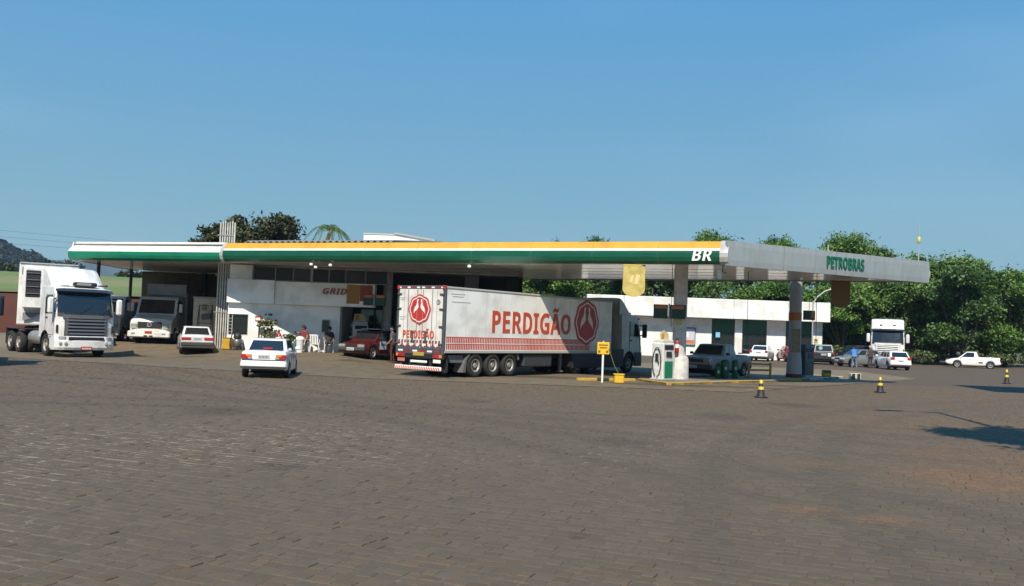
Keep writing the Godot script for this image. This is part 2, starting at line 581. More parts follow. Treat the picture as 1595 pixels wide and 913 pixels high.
		part("door_handle", S.new().box(Vector3(-1.3, 1.72, s * 1.255), Vector3(0.2, 0.06, 0.03), 0.01), dark, o)
		part("step", S.new().box(Vector3(-0.62, 0.62, s * 1.14), Vector3(0.5, 0.5, 0.2), 0.04), paint, o)
		var mr := part("mirror", S.new().box(Vector3(-0.2, 2.25, s * 1.46), Vector3(0.2, 0.72, 0.26), 0.07), paint, o)
		part("mirror_arm", S.new().tube(Vector3(-0.35, 2.55, s * 1.2), Vector3(-0.2, 2.5, s * 1.45), 0.03).tube(Vector3(-0.3, 2.0, s * 1.2), Vector3(-0.2, 2.02, s * 1.45), 0.03), dark, mr)
		part("mirror_back", S.new().box(Vector3(-0.3, 2.25, s * 1.5), Vector3(0.06, 0.74, 0.28), 0.02), dark, mr)
		# mudguard over the front wheel, tank, rear guards
		var mg := S.new()
		var rr := []
		for i in 9:
			var a := PI * (0.0 + i / 8.0)
			var c := Vector2(cos(a), sin(a))
			var p := Vector3(-1.45 + c.x * 0.6, 0.52 + c.y * 0.6, 0)
			var q := Vector3(-1.45 + c.x * 0.66, 0.52 + c.y * 0.66, 0)
			rr.append(PackedVector3Array([p + Vector3(0, 0, s * 0.85), q + Vector3(0, 0, s * 0.85), q + Vector3(0, 0, s * 1.24), p + Vector3(0, 0, s * 1.24)]))
		mg.loft(rr, true, true, false)
		part("wheel_arch", mg, dark, o)
		part("fuel_tank", S.new().lathe([[0.05, -0.75], [0.27, -0.74], [0.3, -0.7], [0.3, 0.7], [0.27, 0.74], [0.05, 0.75]], 16, Transform3D(Basis(Vector3.UP, PI / 2), Vector3(-3.2, 0.78, s * 0.9))), steel, o)
		part("rear_mudguard", S.new().box(Vector3(-5.85, 1.12, s * 0.95), Vector3(2.6, 0.04, 0.55), 0.015), dark, o)
		part("mud_flap", S.new().box(Vector3(-7.1, 0.75, s * 0.95), Vector3(0.03, 0.75, 0.55)), black, o)
		wheel(o, Vector3(-1.45, 0.5, s * 1.07), 0.5, 0.3, rim, s, 0.56)
		for x in [-5.2, -6.5]:
			wheel(o, Vector3(x, 0.5, s * 1.09), 0.5, 0.28, rim, s, 0.56)
			wheel(o, Vector3(x, 0.5, s * 0.76), 0.5, 0.28, rim, s, 0.56)
	part("chassis", S.new().box(Vector3(-4.0, 0.85, 0.42), Vector3(6.2, 0.26, 0.1)).box(Vector3(-4.0, 0.85, -0.42), Vector3(6.2, 0.26, 0.1)).box(Vector3(-5.2, 0.5, 0), Vector3(0.3, 0.3, 1.6), 0.05).box(Vector3(-6.5, 0.5, 0), Vector3(0.3, 0.3, 1.6), 0.05).box(Vector3(-1.45, 0.5, 0), Vector3(0.2, 0.2, 1.7), 0.05).box(Vector3(-1.5, 0.85, 0), Vector3(1.6, 0.5, 0.9), 0.05), black, o)
	part("fifth_wheel", S.new().box(Vector3(-5.7, 1.09, 0), Vector3(1.0, 0.14, 0.95), 0.04), black, o)
	part("exhaust_stack", S.new().tube(Vector3(-2.42, 0.9, -1.0), Vector3(-2.42, 3.0, -1.0), 0.09).tube(Vector3(-2.42, 3.0, -1.0), Vector3(-2.42, 3.3, -1.0), 0.06), dark, o)
	if roof == 0:
		var df := S.new()
		var dz := [-1.12, -1.08, -0.95, -0.5, 0.0, 0.5, 0.95, 1.08, 1.12]
		df.sweep([Vector2(-0.98, 3.13), Vector2(-1.3, 3.38), Vector2(-1.7, 3.74), Vector2(-2.05, 3.96), Vector2(-2.18, 3.98), Vector2(-2.18, 3.13)], dz, func(v, z): return Vector3(v.x - 0.2 * pow(absf(z) / 1.12, 4.0), v.y - 0.06 * pow(absf(z) / 1.12, 6.0), z))
		part("air_deflector", df, paint, o)
		var lb := part("light_bar", S.new().box(Vector3(-0.72, 3.22, -0.1), Vector3(0.25, 0.2, 1.0), 0.05), dark, o)
		part("lamp_lens", S.new().box(Vector3(-0.59, 3.23, -0.02), Vector3(0.02, 0.1, 0.62), 0.005), M("lens grey", 0.3, 0.31, 0.3, 0.2), lb)
		part("roof_hatch", S.new().box(Vector3(-0.85, 3.17, 0.72), Vector3(0.3, 0.12, 0.34), 0.05), paint, o)
		part("air_horn", S.new().tube(Vector3(-0.95, 3.2, -0.75), Vector3(-0.55, 3.2, -1.0), 0.025, 0.05), dark, o)
	else:
		for s in [-1.0, 1.0]:
			part("roof_lamp", S.new().box(Vector3(-0.57, 3.3, s * 0.5), Vector3(0.12, 0.12, 0.22), 0.03), dark, o)
		part("roof_print", S.new().box(Vector3(-0.56, 3.32, 0), Vector3(0.04, 0.02, 0.75)), dark, o)
		# side fairing behind the cab
		for s in [-1.0, 1.0]:
			part("side_fairing", S.new().box(Vector3(-2.5, 2.35, s * 1.2), Vector3(0.5, 2.7, 0.06), 0.02), paint, o)
	var pl := part("licence_plate", S.new().box(Vector3(0.14, 0.42, 0), Vector3(0.02, 0.15, 0.46), 0.004), M("red plate", 0.42, 0.035, 0.02, 0.4), o)
	var tx := S.new()
	for i in 7: tx.box(Vector3(0.152, 0.41, -0.17 + i * 0.056), Vector3(0.004, 0.07, 0.034))
	part("plate_print", tx, M("white print", 0.7, 0.7, 0.68, 0.5), pl)
	return o


# Box semi-trailer, origin on the ground under the middle of its rear face, forward along +x.
func trailer_box(o: Node3D, L: float, W: float, y0: float, y1: float, paint: Material) -> void:
	var w := W * 0.5
	part("box_body", S.new().box(Vector3(L * 0.5, (y0 + y1) * 0.5, 0), Vector3(L, y1 - y0, W), 0.03), paint, o)


func trailer_axles(o: Node3D, xs: Array, W: float, rim: Material) -> void:
	var black := M("chassis black", 0.016, 0.016, 0.016, 0.7, 0, {"dirt": 1, "scale": 1.5})
	for x in xs:
		for s in [-1.0, 1.0]:
			wheel(o, Vector3(x, 0.5, s * (W * 0.5 - 0.15)), 0.5, 0.28, rim, s, 0.56)
			wheel(o, Vector3(x, 0.5, s * (W * 0.5 - 0.47)), 0.5, 0.28, rim, s, 0.56)
		part("axle", S.new().tube(Vector3(x, 0.5, -W * 0.5 + 0.3), Vector3(x, 0.5, W * 0.5 - 0.3), 0.08), black, o)


# An outline with eight soft lobes, used for the round badge
func badge_outline(r: float, ky: float) -> PackedVector2Array:
	var p := PackedVector2Array()
	for i in 64:
		var a := TAU * i / 64
		var k := r * (1.0 + 0.035 * cos(a * 8.0))
		p.append(Vector2(cos(a) * k, sin(a) * k * ky))
	return p


func badge(parent: Node3D, xf: Transform3D, r: float, red: Material, white: Material) -> void:
	var b := part("badge", S.new().plate(badge_outline(r, 1.0), 0.012), red, parent)
	b.transform = xf
	var ringp := S.new()
	var o1 := badge_outline(r * 0.88, 1.0)
	var o2 := badge_outline(r * 0.81, 1.0)
	for i in 64:
		var k := (i + 1) % 64
		ringp.flat().quad(Vector3(o2[i].x, o2[i].y, 0.018), Vector3(o2[k].x, o2[k].y, 0.018), Vector3(o1[k].x, o1[k].y, 0.018), Vector3(o1[i].x, o1[i].y, 0.018))
	part("badge_ring", ringp, white, b)
	# two plump bird shapes with raised necks
	for s in [-1.0, 1.0]:
		var pts := PackedVector2Array()
		for v in [[0.1, 0.66], [0.16, 0.69], [0.24, 0.64], [0.24, 0.46], [0.28, 0.3], [0.42, 0.14], [0.5, -0.04], [0.52, -0.3], [0.44, -0.2], [0.38, -0.12], [0.3, -0.1], [0.18, 0.02], [0.1, 0.12], [0.12, 0.3], [0.16, 0.46]]:
			pts.append(Vector2(v[0] * s * r, v[1] * r))
		part("badge_bird", S.new().plate(pts, 0.02), white, b)


# ---------------------------------------------------------------- people: one continuous surface over a posed skeleton
# bones: [from, to, radius at from, radius at to, colour]
func body_mesh(bones: Array, cell := 0.026) -> S:
	var lo := Vector3(99, 99, 99)
	var hi := -lo
	for b in bones:
		for e in 2:
			var r: Vector3 = Vector3.ONE * (b[2 + e] + 0.08)
			lo = lo.min(b[e] - r)
			hi = hi.max(b[e] + r)
	var n := Vector3i(((hi - lo) / cell).ceil()) + Vector3i.ONE
	var f := PackedFloat32Array()
	f.resize(n.x * n.y * n.z)
	f.fill(1.0)
	var near := PackedFloat32Array()
	near.resize(f.size())
	near.fill(9.0)
	var who := PackedByteArray()
	who.resize(f.size())
	var kk := 0.03
	for bi in bones.size():
		var b: Array = bones[bi]
		var a: Vector3 = b[0]
		var ab: Vector3 = b[1] - a
		var l2 := maxf(ab.length_squared(), 1e-6)
		var m: float = maxf(b[2], b[3]) + 0.07
		var i0 := Vector3i(((a.min(b[1]) - Vector3.ONE * m - lo) / cell).floor()).clamp(Vector3i.ZERO, n - Vector3i.ONE)
		var i1 := Vector3i(((a.max(b[1]) + Vector3.ONE * m - lo) / cell).ceil()).clamp(Vector3i.ZERO, n - Vector3i.ONE)
		for z in range(i0.z, i1.z + 1):
			for y in range(i0.y, i1.y + 1):
				for x in range(i0.x, i1.x + 1):
					var p := lo + Vector3(x, y, z) * cell
					var t := clampf((p - a).dot(ab) / l2, 0, 1)
					var d: float = (p - a - ab * t).length() - lerpf(b[2], b[3], t)
					var id := (z * n.y + y) * n.x + x
					if d < near[id]:
						near[id] = d
						who[id] = bi
					var h := clampf(0.5 + 0.5 * (f[id] - d) / kk, 0, 1)
					f[id] = lerpf(f[id], d, h) - kk * h * (1.0 - h)
	var s := S.new(true)
	s.smooth()
	var at := {}
	var step := [1, n.x, n.x * n.y]
	for z in n.z - 1:
		for y in n.y - 1:
			for x in n.x - 1:
				var id := (z * n.y + y) * n.x + x
				var c := Vector3.ZERO
				var cnt := 0
				var neg := 0
				for e in 8:
					if f[id + (e & 1) + n.x * ((e >> 1) & 1) + n.x * n.y * (e >> 2)] < 0: neg += 1
				if neg == 0 or neg == 8: continue
				for e in 8:
					var fa := f[id + (e & 1) + n.x * ((e >> 1) & 1) + n.x * n.y * (e >> 2)]
					for ax in 3:
						if e & (1 << ax): continue
						var e2 := e | (1 << ax)
						var fb := f[id + (e2 & 1) + n.x * ((e2 >> 1) & 1) + n.x * n.y * (e2 >> 2)]
						if (fa < 0) == (fb < 0): continue
						var t := fa / (fa - fb)
						var pa := Vector3(e & 1, (e >> 1) & 1, e >> 2)
						var pb := Vector3(e2 & 1, (e2 >> 1) & 1, e2 >> 2)
						c += pa.lerp(pb, t)
						cnt += 1
				at[id] = lo + (Vector3(x, y, z) + c / cnt) * cell
	for id in at:
		for ax in 3:
			var j: int = id + step[ax]
			if j >= f.size(): continue
			var fa := f[id]
			var fb := f[j]
			if (fa < 0) == (fb < 0): continue
			var u: int = step[(ax + 1) % 3]
			var v: int = step[(ax + 2) % 3]
			if not (at.has(id - u) and at.has(id - v) and at.has(id - u - v)): continue
			s.tint(bones[who[id] if fa < 0 else who[j]][4])
			if fa < 0: s.quad(at[id], at[id - v], at[id - u - v], at[id - u])
			else: s.quad(at[id], at[id - u], at[id - u - v], at[id - v])
	return s


func V(a: Array) -> Vector3:
	return Vector3(a[0], a[1], a[2])


# j: joints (hip, chest, neck, head, and for each side s: sho, elb, wri, hipj, kne, ank, toe); z is the person's right
func person(label: String, at: Vector3, turn: float, j: Dictionary, shirt: Color, legs: Color, skin: Color, shoe: Color, hair: Color, sleeve := 0.5, group := "") -> Node3D:
	var o := thing("person", label, "person", at, turn, group)
	var b := []
	var hip := V(j.hip)
	var chest := V(j.chest)
	var neck := V(j.neck)
	var head := V(j.head)
	var side := V(j.get("side", [0, 0, 1]))
	for s in [-1.0, 1.0]:
		b.append([hip + side * s * 0.07, hip.lerp(chest, 0.5) + side * s * 0.065, 0.125, 0.12, shirt])
		b.append([hip.lerp(chest, 0.5) + side * s * 0.065, chest + side * s * 0.09, 0.12, 0.125, shirt])
		b.append([hip + side * s * 0.08, hip + side * s * 0.08 + (hip - chest) * 0.12, 0.125, 0.12, legs])
		var q: Dictionary = j.l if s < 0 else j.r
		var sho: Vector3 = chest + side * s * 0.17 + (neck - chest) * 0.35
		var elb := V(q.elb)
		var wri := V(q.wri)
		b.append([sho, sho.lerp(elb, sleeve + 0.1), 0.068, 0.056, shirt])
		b.append([sho.lerp(elb, sleeve), elb, 0.05, 0.042, skin])
		b.append([elb, wri, 0.042, 0.03, skin])
		var hj: Vector3 = hip + side * s * 0.095
		b.append([hj, V(q.kne), 0.092, 0.062, legs])
		b.append([V(q.kne), V(q.ank), 0.06, 0.046, legs])
		var toe: Vector3 = V(q.toe)
		b.append([V(q.ank) - Vector3(0, 0.03, 0), toe, 0.045, 0.036, shoe])
		# palm, five fingers and thumb
		var fw: Vector3 = (wri - elb).normalized()
		var ac: Vector3 = fw.cross(Vector3(0, 0, 1) if absf(fw.z) < 0.8 else Vector3(0, 1, 0)).normalized()
		b.append([wri, wri + fw * 0.07, 0.03, 0.034, skin])
		for k in 4:
			var base: Vector3 = wri + fw * 0.09 + ac * (k - 1.5) * 0.019
			b.append([base, base + fw * [0.06, 0.075, 0.07, 0.05][k] - Vector3(0, 0.012, 0), 0.012, 0.01, skin])
		b.append([wri + fw * 0.03 + ac * 0.028, wri + fw * 0.07 + ac * 0.055, 0.014, 0.011, skin])
	b.append([chest + (neck - chest) * 0.4 - side * 0.15, chest + (neck - chest) * 0.4 + side * 0.15, 0.085, 0.085, shirt])
	b.append([chest + (neck - chest) * 0.5, head, 0.058, 0.055, skin])
	var up := (head - neck).normalized()
	var face := V(j.get("face", [1, 0, 0])).normalized()
	var hc := head + up * 0.05
	b.append([hc + up * 0.03 - face * 0.012, hc - up * 0.05 + face * 0.018, 0.09, 0.07, skin])
	b.append([hc + face * 0.09 + up * 0.0, hc + face * 0.105 - up * 0.03, 0.014, 0.019, skin])
	for s in [-1.0, 1.0]:
		b.append([hc + side * s * 0.09 + up * 0.015, hc + side * s * 0.092 - up * 0.02, 0.018, 0.014, skin])
	part("body", body_mesh(b), M("body", 1, 1, 1, 0.8, 0, {"vc": 1}), o)
	# hair, eyes, mouth
	var hs := []
	for k in 5:
		var a := -0.9 + k * 0.45
		hs.append([hc + up * 0.045 - face * 0.02 + side * 0.03 * sin(a * 1.6), hc + up * (0.015 - 0.035 * cos(a * 0.8)) - face * 0.045 + side * 0.045 * sin(a * 1.6), 0.085, 0.07, hair])
	part("hair", body_mesh(hs, 0.02), M("body", 1, 1, 1, 0.8, 0, {"vc": 1}), o)
	var ey := S.new()
	for s in [-1.0, 1.0]: ey.box(hc + face * 0.086 + up * 0.012 + side * s * 0.032, Vector3(0.014, 0.014, 0.024), 0.005)
	ey.box(hc + face * 0.085 - up * 0.058, Vector3(0.014, 0.01, 0.045), 0.003)
	part("face_marks", ey, M("face marks", 0.05, 0.03, 0.025, 0.6), o)
	return o


# ---------------------------------------------------------------- plants
func leafy(lobes: Array, clusters: int, leaves: int, size: float, sd: int, hue: Array) -> ArrayMesh:
	var r := RandomNumberGenerator.new()
	r.seed = sd
	var verts := PackedVector3Array()
	var norms := PackedVector3Array()
	var cols := PackedColorArray()
	for c in clusters:
		var l: Array = lobes[r.randi() % lobes.size()]
		var d := Vector3(r.randfn(), r.randfn(), r.randfn()).normalized()
		if d.y < -0.3: d.y *= -0.5
		var cen: Vector3 = l[0] + d * (l[1] as Vector3) * pow(r.randf(), 0.35)
		var cr: float = l[2] * r.randf_range(0.6, 1.25)
		var sh := r.randf_range(0.55, 1.35)
		var yel := r.randf()
		for k in leaves:
			var e := Vector3(r.randfn(), r.randfn() * 0.6, r.randfn()) * cr * 0.5
			var p := cen + e
			var nn := (Vector3(r.randfn(), r.randfn() + 0.9, r.randfn())).normalized()
			var t := nn.cross(Vector3(r.randfn(), r.randfn(), r.randfn())).normalized()
			var bt := nn.cross(t)
			var w := size * r.randf_range(0.6, 1.3)
			var q := [p - t * w, p + bt * w * 0.45, p + t * w, p - bt * w * 0.45]
			var v := sh * r.randf_range(0.75, 1.25)
			var col := Color(lerpf(hue[0], hue[3], yel) * v, lerpf(hue[1], hue[4], yel) * v, lerpf(hue[2], hue[5], yel) * v)
			for i in [0, 1, 2, 0, 2, 3]:
				verts.append(q[i])
				norms.append(nn)
				cols.append(col)
	var arr := []
	arr.resize(Mesh.ARRAY_MAX)
	arr[Mesh.ARRAY_VERTEX] = verts
	arr[Mesh.ARRAY_NORMAL] = norms
	arr[Mesh.ARRAY_COLOR] = cols
	var m := ArrayMesh.new()
	m.add_surface_from_arrays(Mesh.PRIMITIVE_TRIANGLES, arr)
	return m


func leaf_mat() -> StandardMaterial3D:
	return M("leaf", 1, 1, 1, 0.55, 0, {"vc": 1, "back": 0.45})


# a broad-leaved tree: height and crown radius are those of the finished crown
func tree(called: String, label: String, at: Vector3, h: float, cr: float, sd: int, hue: Array, low := 0.35, group := "", dens := 1.0, leaf := 0.2) -> Node3D:
	var o := thing(called, label, "tree", at, 0.0, group)
	var r := RandomNumberGenerator.new()
	r.seed = sd
	var bark := M("bark", 0.11, 0.085, 0.06, 0.9, 0, {"dirt": 1, "scale": 1.2})
	var lobes := []
	var nl := 9
	var trunk := S.new()
	var fork := Vector3(r.randf_range(-0.3, 0.3), h * (low + 0.08), r.randf_range(-0.3, 0.3))
	trunk.path([Vector3.ZERO, fork * 0.5 + Vector3(0.12, 0, 0.05), fork], h * 0.022 + 0.06, 8)
	for i in nl:
		var a := TAU * i / nl + r.randf_range(-0.3, 0.3)
		var ring_r := cr * (r.randf_range(0.35, 0.72) if i > 1 else 0.1)
		var y := h * (low + 0.12 + (1.0 - low - 0.3) * r.randf()) if i > 1 else h * 0.82
		var c := Vector3(cos(a) * ring_r, y, sin(a) * ring_r)
		lobes.append([c, Vector3(cr * r.randf_range(0.3, 0.48), h * r.randf_range(0.1, 0.17), cr * r.randf_range(0.3, 0.48)), cr * 0.17])
		var mid := fork.lerp(c, 0.55) + Vector3(0, -0.3, 0)
		trunk.tube(fork, mid, h * 0.012 + 0.03, h * 0.007 + 0.02, 6, false)
		trunk.tube(mid, c + Vector3(0, 0.3, 0), h * 0.007 + 0.02, 0.02, 5, false)
	part("trunk", trunk, bark, o)
	var cm := leafy(lobes, int(150 * dens), 84, leaf, sd * 7 + 1, hue)
	var crown := part("crown", cm, leaf_mat(), o)
	crown.set_meta("kind", "stuff")
	return o


func palm(label: String, at: Vector3, h: float) -> void:
	var o := thing("palm_tree", label, "palm", at)
	part("trunk", S.new().path([Vector3.ZERO, Vector3(0.2, h * 0.5, 0), Vector3(0.5, h * 0.86, 0), Vector3(0.9, h, 0)], 0.16, 8), M("bark", 0.11, 0.085, 0.06, 0.9, 0, {"dirt": 1, "scale": 1.2}), o)
	part("crown_shaft", S.new().tube(Vector3(0.65, h * 0.92, 0), Vector3(1.0, h + 0.35, 0), 0.2, 0.1, 8), M("dry sheath", 0.3, 0.18, 0.08, 0.8), o)
	rng.seed = 91
	for i in 12:
		var a := TAU * i / 12 + rng.randf_range(-0.2, 0.2)
		var up := rng.randf_range(0.35, 1.5)
		var out := rng.randf_range(1.5, 2.5)
		var dir := Vector3(cos(a) + 0.35, 0, sin(a)).normalized()
		var s := S.new(true)
		var prev := Vector3.ZERO
		for k in 14:
			var t := (k + 1) / 14.0
			var p := dir * out * t + Vector3.UP * (up * 2.2 * t - (up + 1.3) * 1.6 * t * t)
			var d := (p - prev).normalized()
			s.tint(Color(0.06, 0.1, 0.03))
			s.tube(prev, p, 0.03, 0.02, 4, false)
			var sd := d.cross(Vector3.UP).normalized()
			for w in [-1.0, 1.0]:
				for q in 2:
					var b0 := prev.lerp(p, q * 0.5)
					var tip: Vector3 = b0 + (sd * w * rng.randf_range(0.3, 0.6) + d * 0.5 - Vector3.UP * rng.randf_range(0.1, 0.5)) * (0.8 - 0.4 * t)
					s.tint(Color(0.06 + rng.randf() * 0.05, 0.13 + rng.randf() * 0.06, 0.03))
					s.flat()
					s.quad(b0, b0 + d * 0.045, tip, tip - d * 0.015)
			prev = p
		var fr := part("frond", s, leaf_mat(), o)
		fr.position = Vector3(0.95, h + 0.25, 0)


# ---------------------------------------------------------------- land
# box between two plan points: a wall from a to b, thick t towards its back (right-hand side looking from a to b is the front)
func wall_piece(s: S, a: Vector2, b: Vector2, y0: float, y1: float, t: float, bev := 0.01) -> S:
	var u := (b - a)
	var l := u.length()
	u /= l
	var c := (a + b) * 0.5 + Vector2(-u.y, u.x) * t * 0.5
	var basis := Basis(Vector3(u.x, 0, -u.y), Vector3.UP, Vector3(u.x, 0, -u.y).cross(Vector3.UP))
	s.box(P(c.x, (y0 + y1) * 0.5, c.y), Vector3(l, y1 - y0, t), bev, basis)
	return s


# sweep an (outward, height) profile along a plan line; outward is to the right-hand side looking from a to b
func fascia(prof: Array, a: Vector2, b: Vector2, thick := 0.05, n := 1, ext0 := 0.0, ext1 := 0.0) -> S:
	var u := (b - a).normalized()
	var o := Vector2(u.y, -u.x)
	var s := S.new()
	var rings := []
	for i in n + 1:
		var c := (a - u * ext0).lerp(b + u * ext1, float(i) / n)
		var r := PackedVector3Array()
		for p in prof: r.append(P(c.x + o.x * p[0], p[1], c.y + o.y * p[0]))
		for k in range(prof.size() - 1, -1, -1): r.append(P(c.x + o.x * (prof[k][0] - thick), prof[k][1], c.y + o.y * (prof[k][0] - thick)))
		rings.append(r)
	s.loft(rings, true, true, false)
	return s


func basis_along(u: Vector2) -> Basis:   # x along u in plan, y up, z outward (towards the viewer's side)
	var x := Vector3(u.x, 0, -u.y).normalized()
	return Basis(x, Vector3.UP, x.cross(Vector3.UP))


# ---------------------------------------------------------------- the place
func _ready() -> void:
	# camera: eye 2.1 m above the yard, tilted a little up, the hand-held picture rolled by two degrees
	var cam := Camera3D.new()
	cam.name = "camera"
	cam.position = Vector3(0, EYE, 0)
	cam.rotation = Vector3(atan(55.0 / 1450.0), 0, 0.0368)
	cam.fov = 34.95
	cam.near = 0.1
	cam.far = 9000
	add_child(cam)
	cam.current = true
	# sky, air and sun
	var env := Environment.new()
	var sky := Sky.new()
	var sm := ProceduralSkyMaterial.new()
	sm.sky_top_color = Color(0.243, 0.536, 0.768)
	sm.sky_horizon_color = Color(0.56, 0.695, 0.675)
	sm.sky_curve = 0.15
	sm.ground_bottom_color = Color(0.3, 0.28, 0.25)
	sm.ground_horizon_color = Color(0.45, 0.5, 0.52)
	sm.sun_angle_max = 12.0
	var wisp := FastNoiseLite.new()
	wisp.seed = 3
	wisp.noise_type = FastNoiseLite.TYPE_SIMPLEX_SMOOTH
	wisp.frequency = 1.6
	wisp.fractal_octaves = 4
	var veil := Image.create(512, 256, false, Image.FORMAT_RGBA8)
	for y in 256:
		for x in 512:
			var up := (0.5 - (y + 0.5) / 256.0) * PI
			var around := (x + 0.5) / 512.0 * TAU
			var v := wisp.get_noise_3d(cos(up) * cos(around), sin(up) * 4.0, cos(up) * sin(around))
			veil.set_pixel(x, y, Color(0.62, 0.66, 0.68, 0.085 * smoothstep(-0.15, 0.65, v)))
	sm.sky_cover = ImageTexture.create_from_image(veil)
	sky.sky_material = sm
	env.background_mode = Environment.BG_SKY
	env.sky = sky
	env.tonemap_mode = Environment.TONE_MAPPER_LINEAR
	env.tonemap_exposure = 1.25
	env.fog_enabled = true
	env.fog_density = 0.00014
	env.fog_light_color = Color(0.62, 0.72, 0.84)
	env.sdfgi_enabled = true
	env.ssao_enabled = true
	env.ssil_enabled = true
	var we := WorldEnvironment.new()
	we.name = "world_environment"
	we.environment = env
	add_child(we)
	var sun := DirectionalLight3D.new()
	sun.name = "sun"
	sun.light_energy = 1.55
	sun.light_color = Color(1.0, 0.955, 0.88)
	sun.light_angular_distance = 0.5
	sun.shadow_enabled = true
	var L := Vector3(0.13, -1.05, -1.0).normalized()
	sun.basis = Basis.looking_at(L, Vector3.UP)
	add_child(sun)

	grime = noise_image(0.012, 4, 5, 256, 0.9, 1.0, 0.12)
	streaks = noise_image(0.02, 3, 33, 256, 0.93, 1.0, 0.12)
	grime_fine = noise_image(0.05, 3, 8, 256, 0.92, 1.0, 0.06)
	bump_tex = noise_image(0.04, 4, 21, 256, 0.0, 1.0)

	land()
	setts()
	canopy()
	station()
	garage()
	shop()
	trees()
	lorries()
	cars()
	islands()
	yard_things()
	people()
	shade_casters()


# ---------------------------------------------------------------- ground, hills, field
func axis(steps: Array) -> Array:   # [[from, to, step], ...]
	var a := []
	for s in steps:
		var x: float = s[0]
		while x < s[1] - 1e-3:
			a.append(x)
			x += s[2]
	a.append(steps[-1][1])
	return a


func grid(xs: Array, ds: Array, f: Callable, color = null, inside = null) -> S:
	var s := S.new(color != null)
	s.smooth()
	for i in xs.size() - 1:
		for k in ds.size() - 1:
			if inside != null and not inside.call((xs[i] + xs[i + 1]) * 0.5, (ds[k] + ds[k + 1]) * 0.5): continue
			var q := []
			for c in [[0, 0], [0, 1], [1, 1], [1, 0]]:
				var x: float = xs[i + c[0]]
				var d: float = ds[k + c[1]]
				q.append([P(x, f.call(x, d), d), color.call(x, d) if color != null else Color.WHITE])
			for t in [0, 1, 2, 0, 2, 3]:
				if color != null: s.tint(q[t][1])
				s.st.add_vertex(q[t][0])
	return s


var nz := FastNoiseLite.new()


func noise(x: float, d: float, f: float) -> float:   # -1 .. 1
	return nz.get_noise_2d(x * f * 100.0, d * f * 100.0)


# how much red dust lies on the yard
func dust(x: float, d: float) -> float:
	var v := 0.0
	for p in [[7.6, 14.6, 2.0, 2.2, 0.85], [9.5, 17.5, 3.0, 3.0, 0.5], [3.7, 11.6, 0.55, 0.35, 0.9], [4.5, 11.1, 0.5, 0.3, 0.8], [5.2, 15.8, 1.0, 0.6, 0.45], [11.0, 24.0, 5.0, 4.0, 0.3]]:
		var e := Vector2((x - p[0]) / p[2], (d - p[1]) / p[3]).length()
		v = maxf(v, p[4] * (1.0 - smoothstep(0.3, 1.15, e + noise(x, d, 0.012) * 0.5)))
	return v


func sett_color(x: float, d: float) -> Color:
	var n := noise(x, d, 0.0022)
	var n2 := noise(x + 40, d * 1.5, 0.007)
	var base := Color(0.111, 0.078, 0.046).lerp(Color(0.099, 0.079, 0.054), smoothstep(-0.35, 0.3, n))
	base = base.lerp(Color(0.124, 0.088, 0.05), smoothstep(0.1, 0.6, n2) * 0.6)
	base = base.lerp(Color(0.12, 0.085, 0.05), smoothstep(16.0, 34.0, d) * 0.6)
	# worn tyre tracks that curve over the yard, and old oil drips
	var dark := 0.0
	for t in [[-30.0, -6.0, 38.0], [-30.0, -6.0, 39.9], [24.0, 60.0, 44.0], [24.0, 60.0, 45.9], [-2.0, -40.0, 62.0], [-2.0, -40.0, 63.9], [40.0, 4.0, 36.5], [40.0, 4.0, 38.3]]:
		var off: float = absf(Vector2(x - t[0], d - t[1]).length() - t[2] + noise(x, d, 0.004) * 0.8)
		dark = maxf(dark, (1.0 - smoothstep(0.12, 0.5, off)) * (0.55 + noise(x, d, 0.01)))
	for t in [[-3.2, 13.5, 0.5], [2.2, 18.0, 0.7], [-6.5, 21.0, 0.9], [5.6, 24.5, 0.8], [-1.0, 26.5, 0.6], [-11.0, 28.0, 1.1], [0.8, 9.6, 0.28], [9.0, 29.5, 0.9]]:
		var e: float = Vector2(x - t[0], (d - t[1]) * 0.8).length() / t[2] + noise(x, d, 0.03) * 0.5
		dark = maxf(dark, 1.3 * (1.0 - smoothstep(0.3, 1.1, e)))
	base = base * (1.0 - 0.22 * clampf(dark, 0.0, 1.4))
	base = base.lerp(Color(0.2, 0.1, 0.038), dust(x, d) * 0.55)
	return base


func forecourt_edge(x: float) -> float:   # depth at which the setts give way to the worn forecourt
	var e := 35.3
	if x < -5.6: e = 35.3 + (-5.6 - x) * 0.34
	if x > 8.5: e = 34.9 + (x - 8.5) * 1.28
	return e + noise(x, 3.0, 0.006) * 0.5


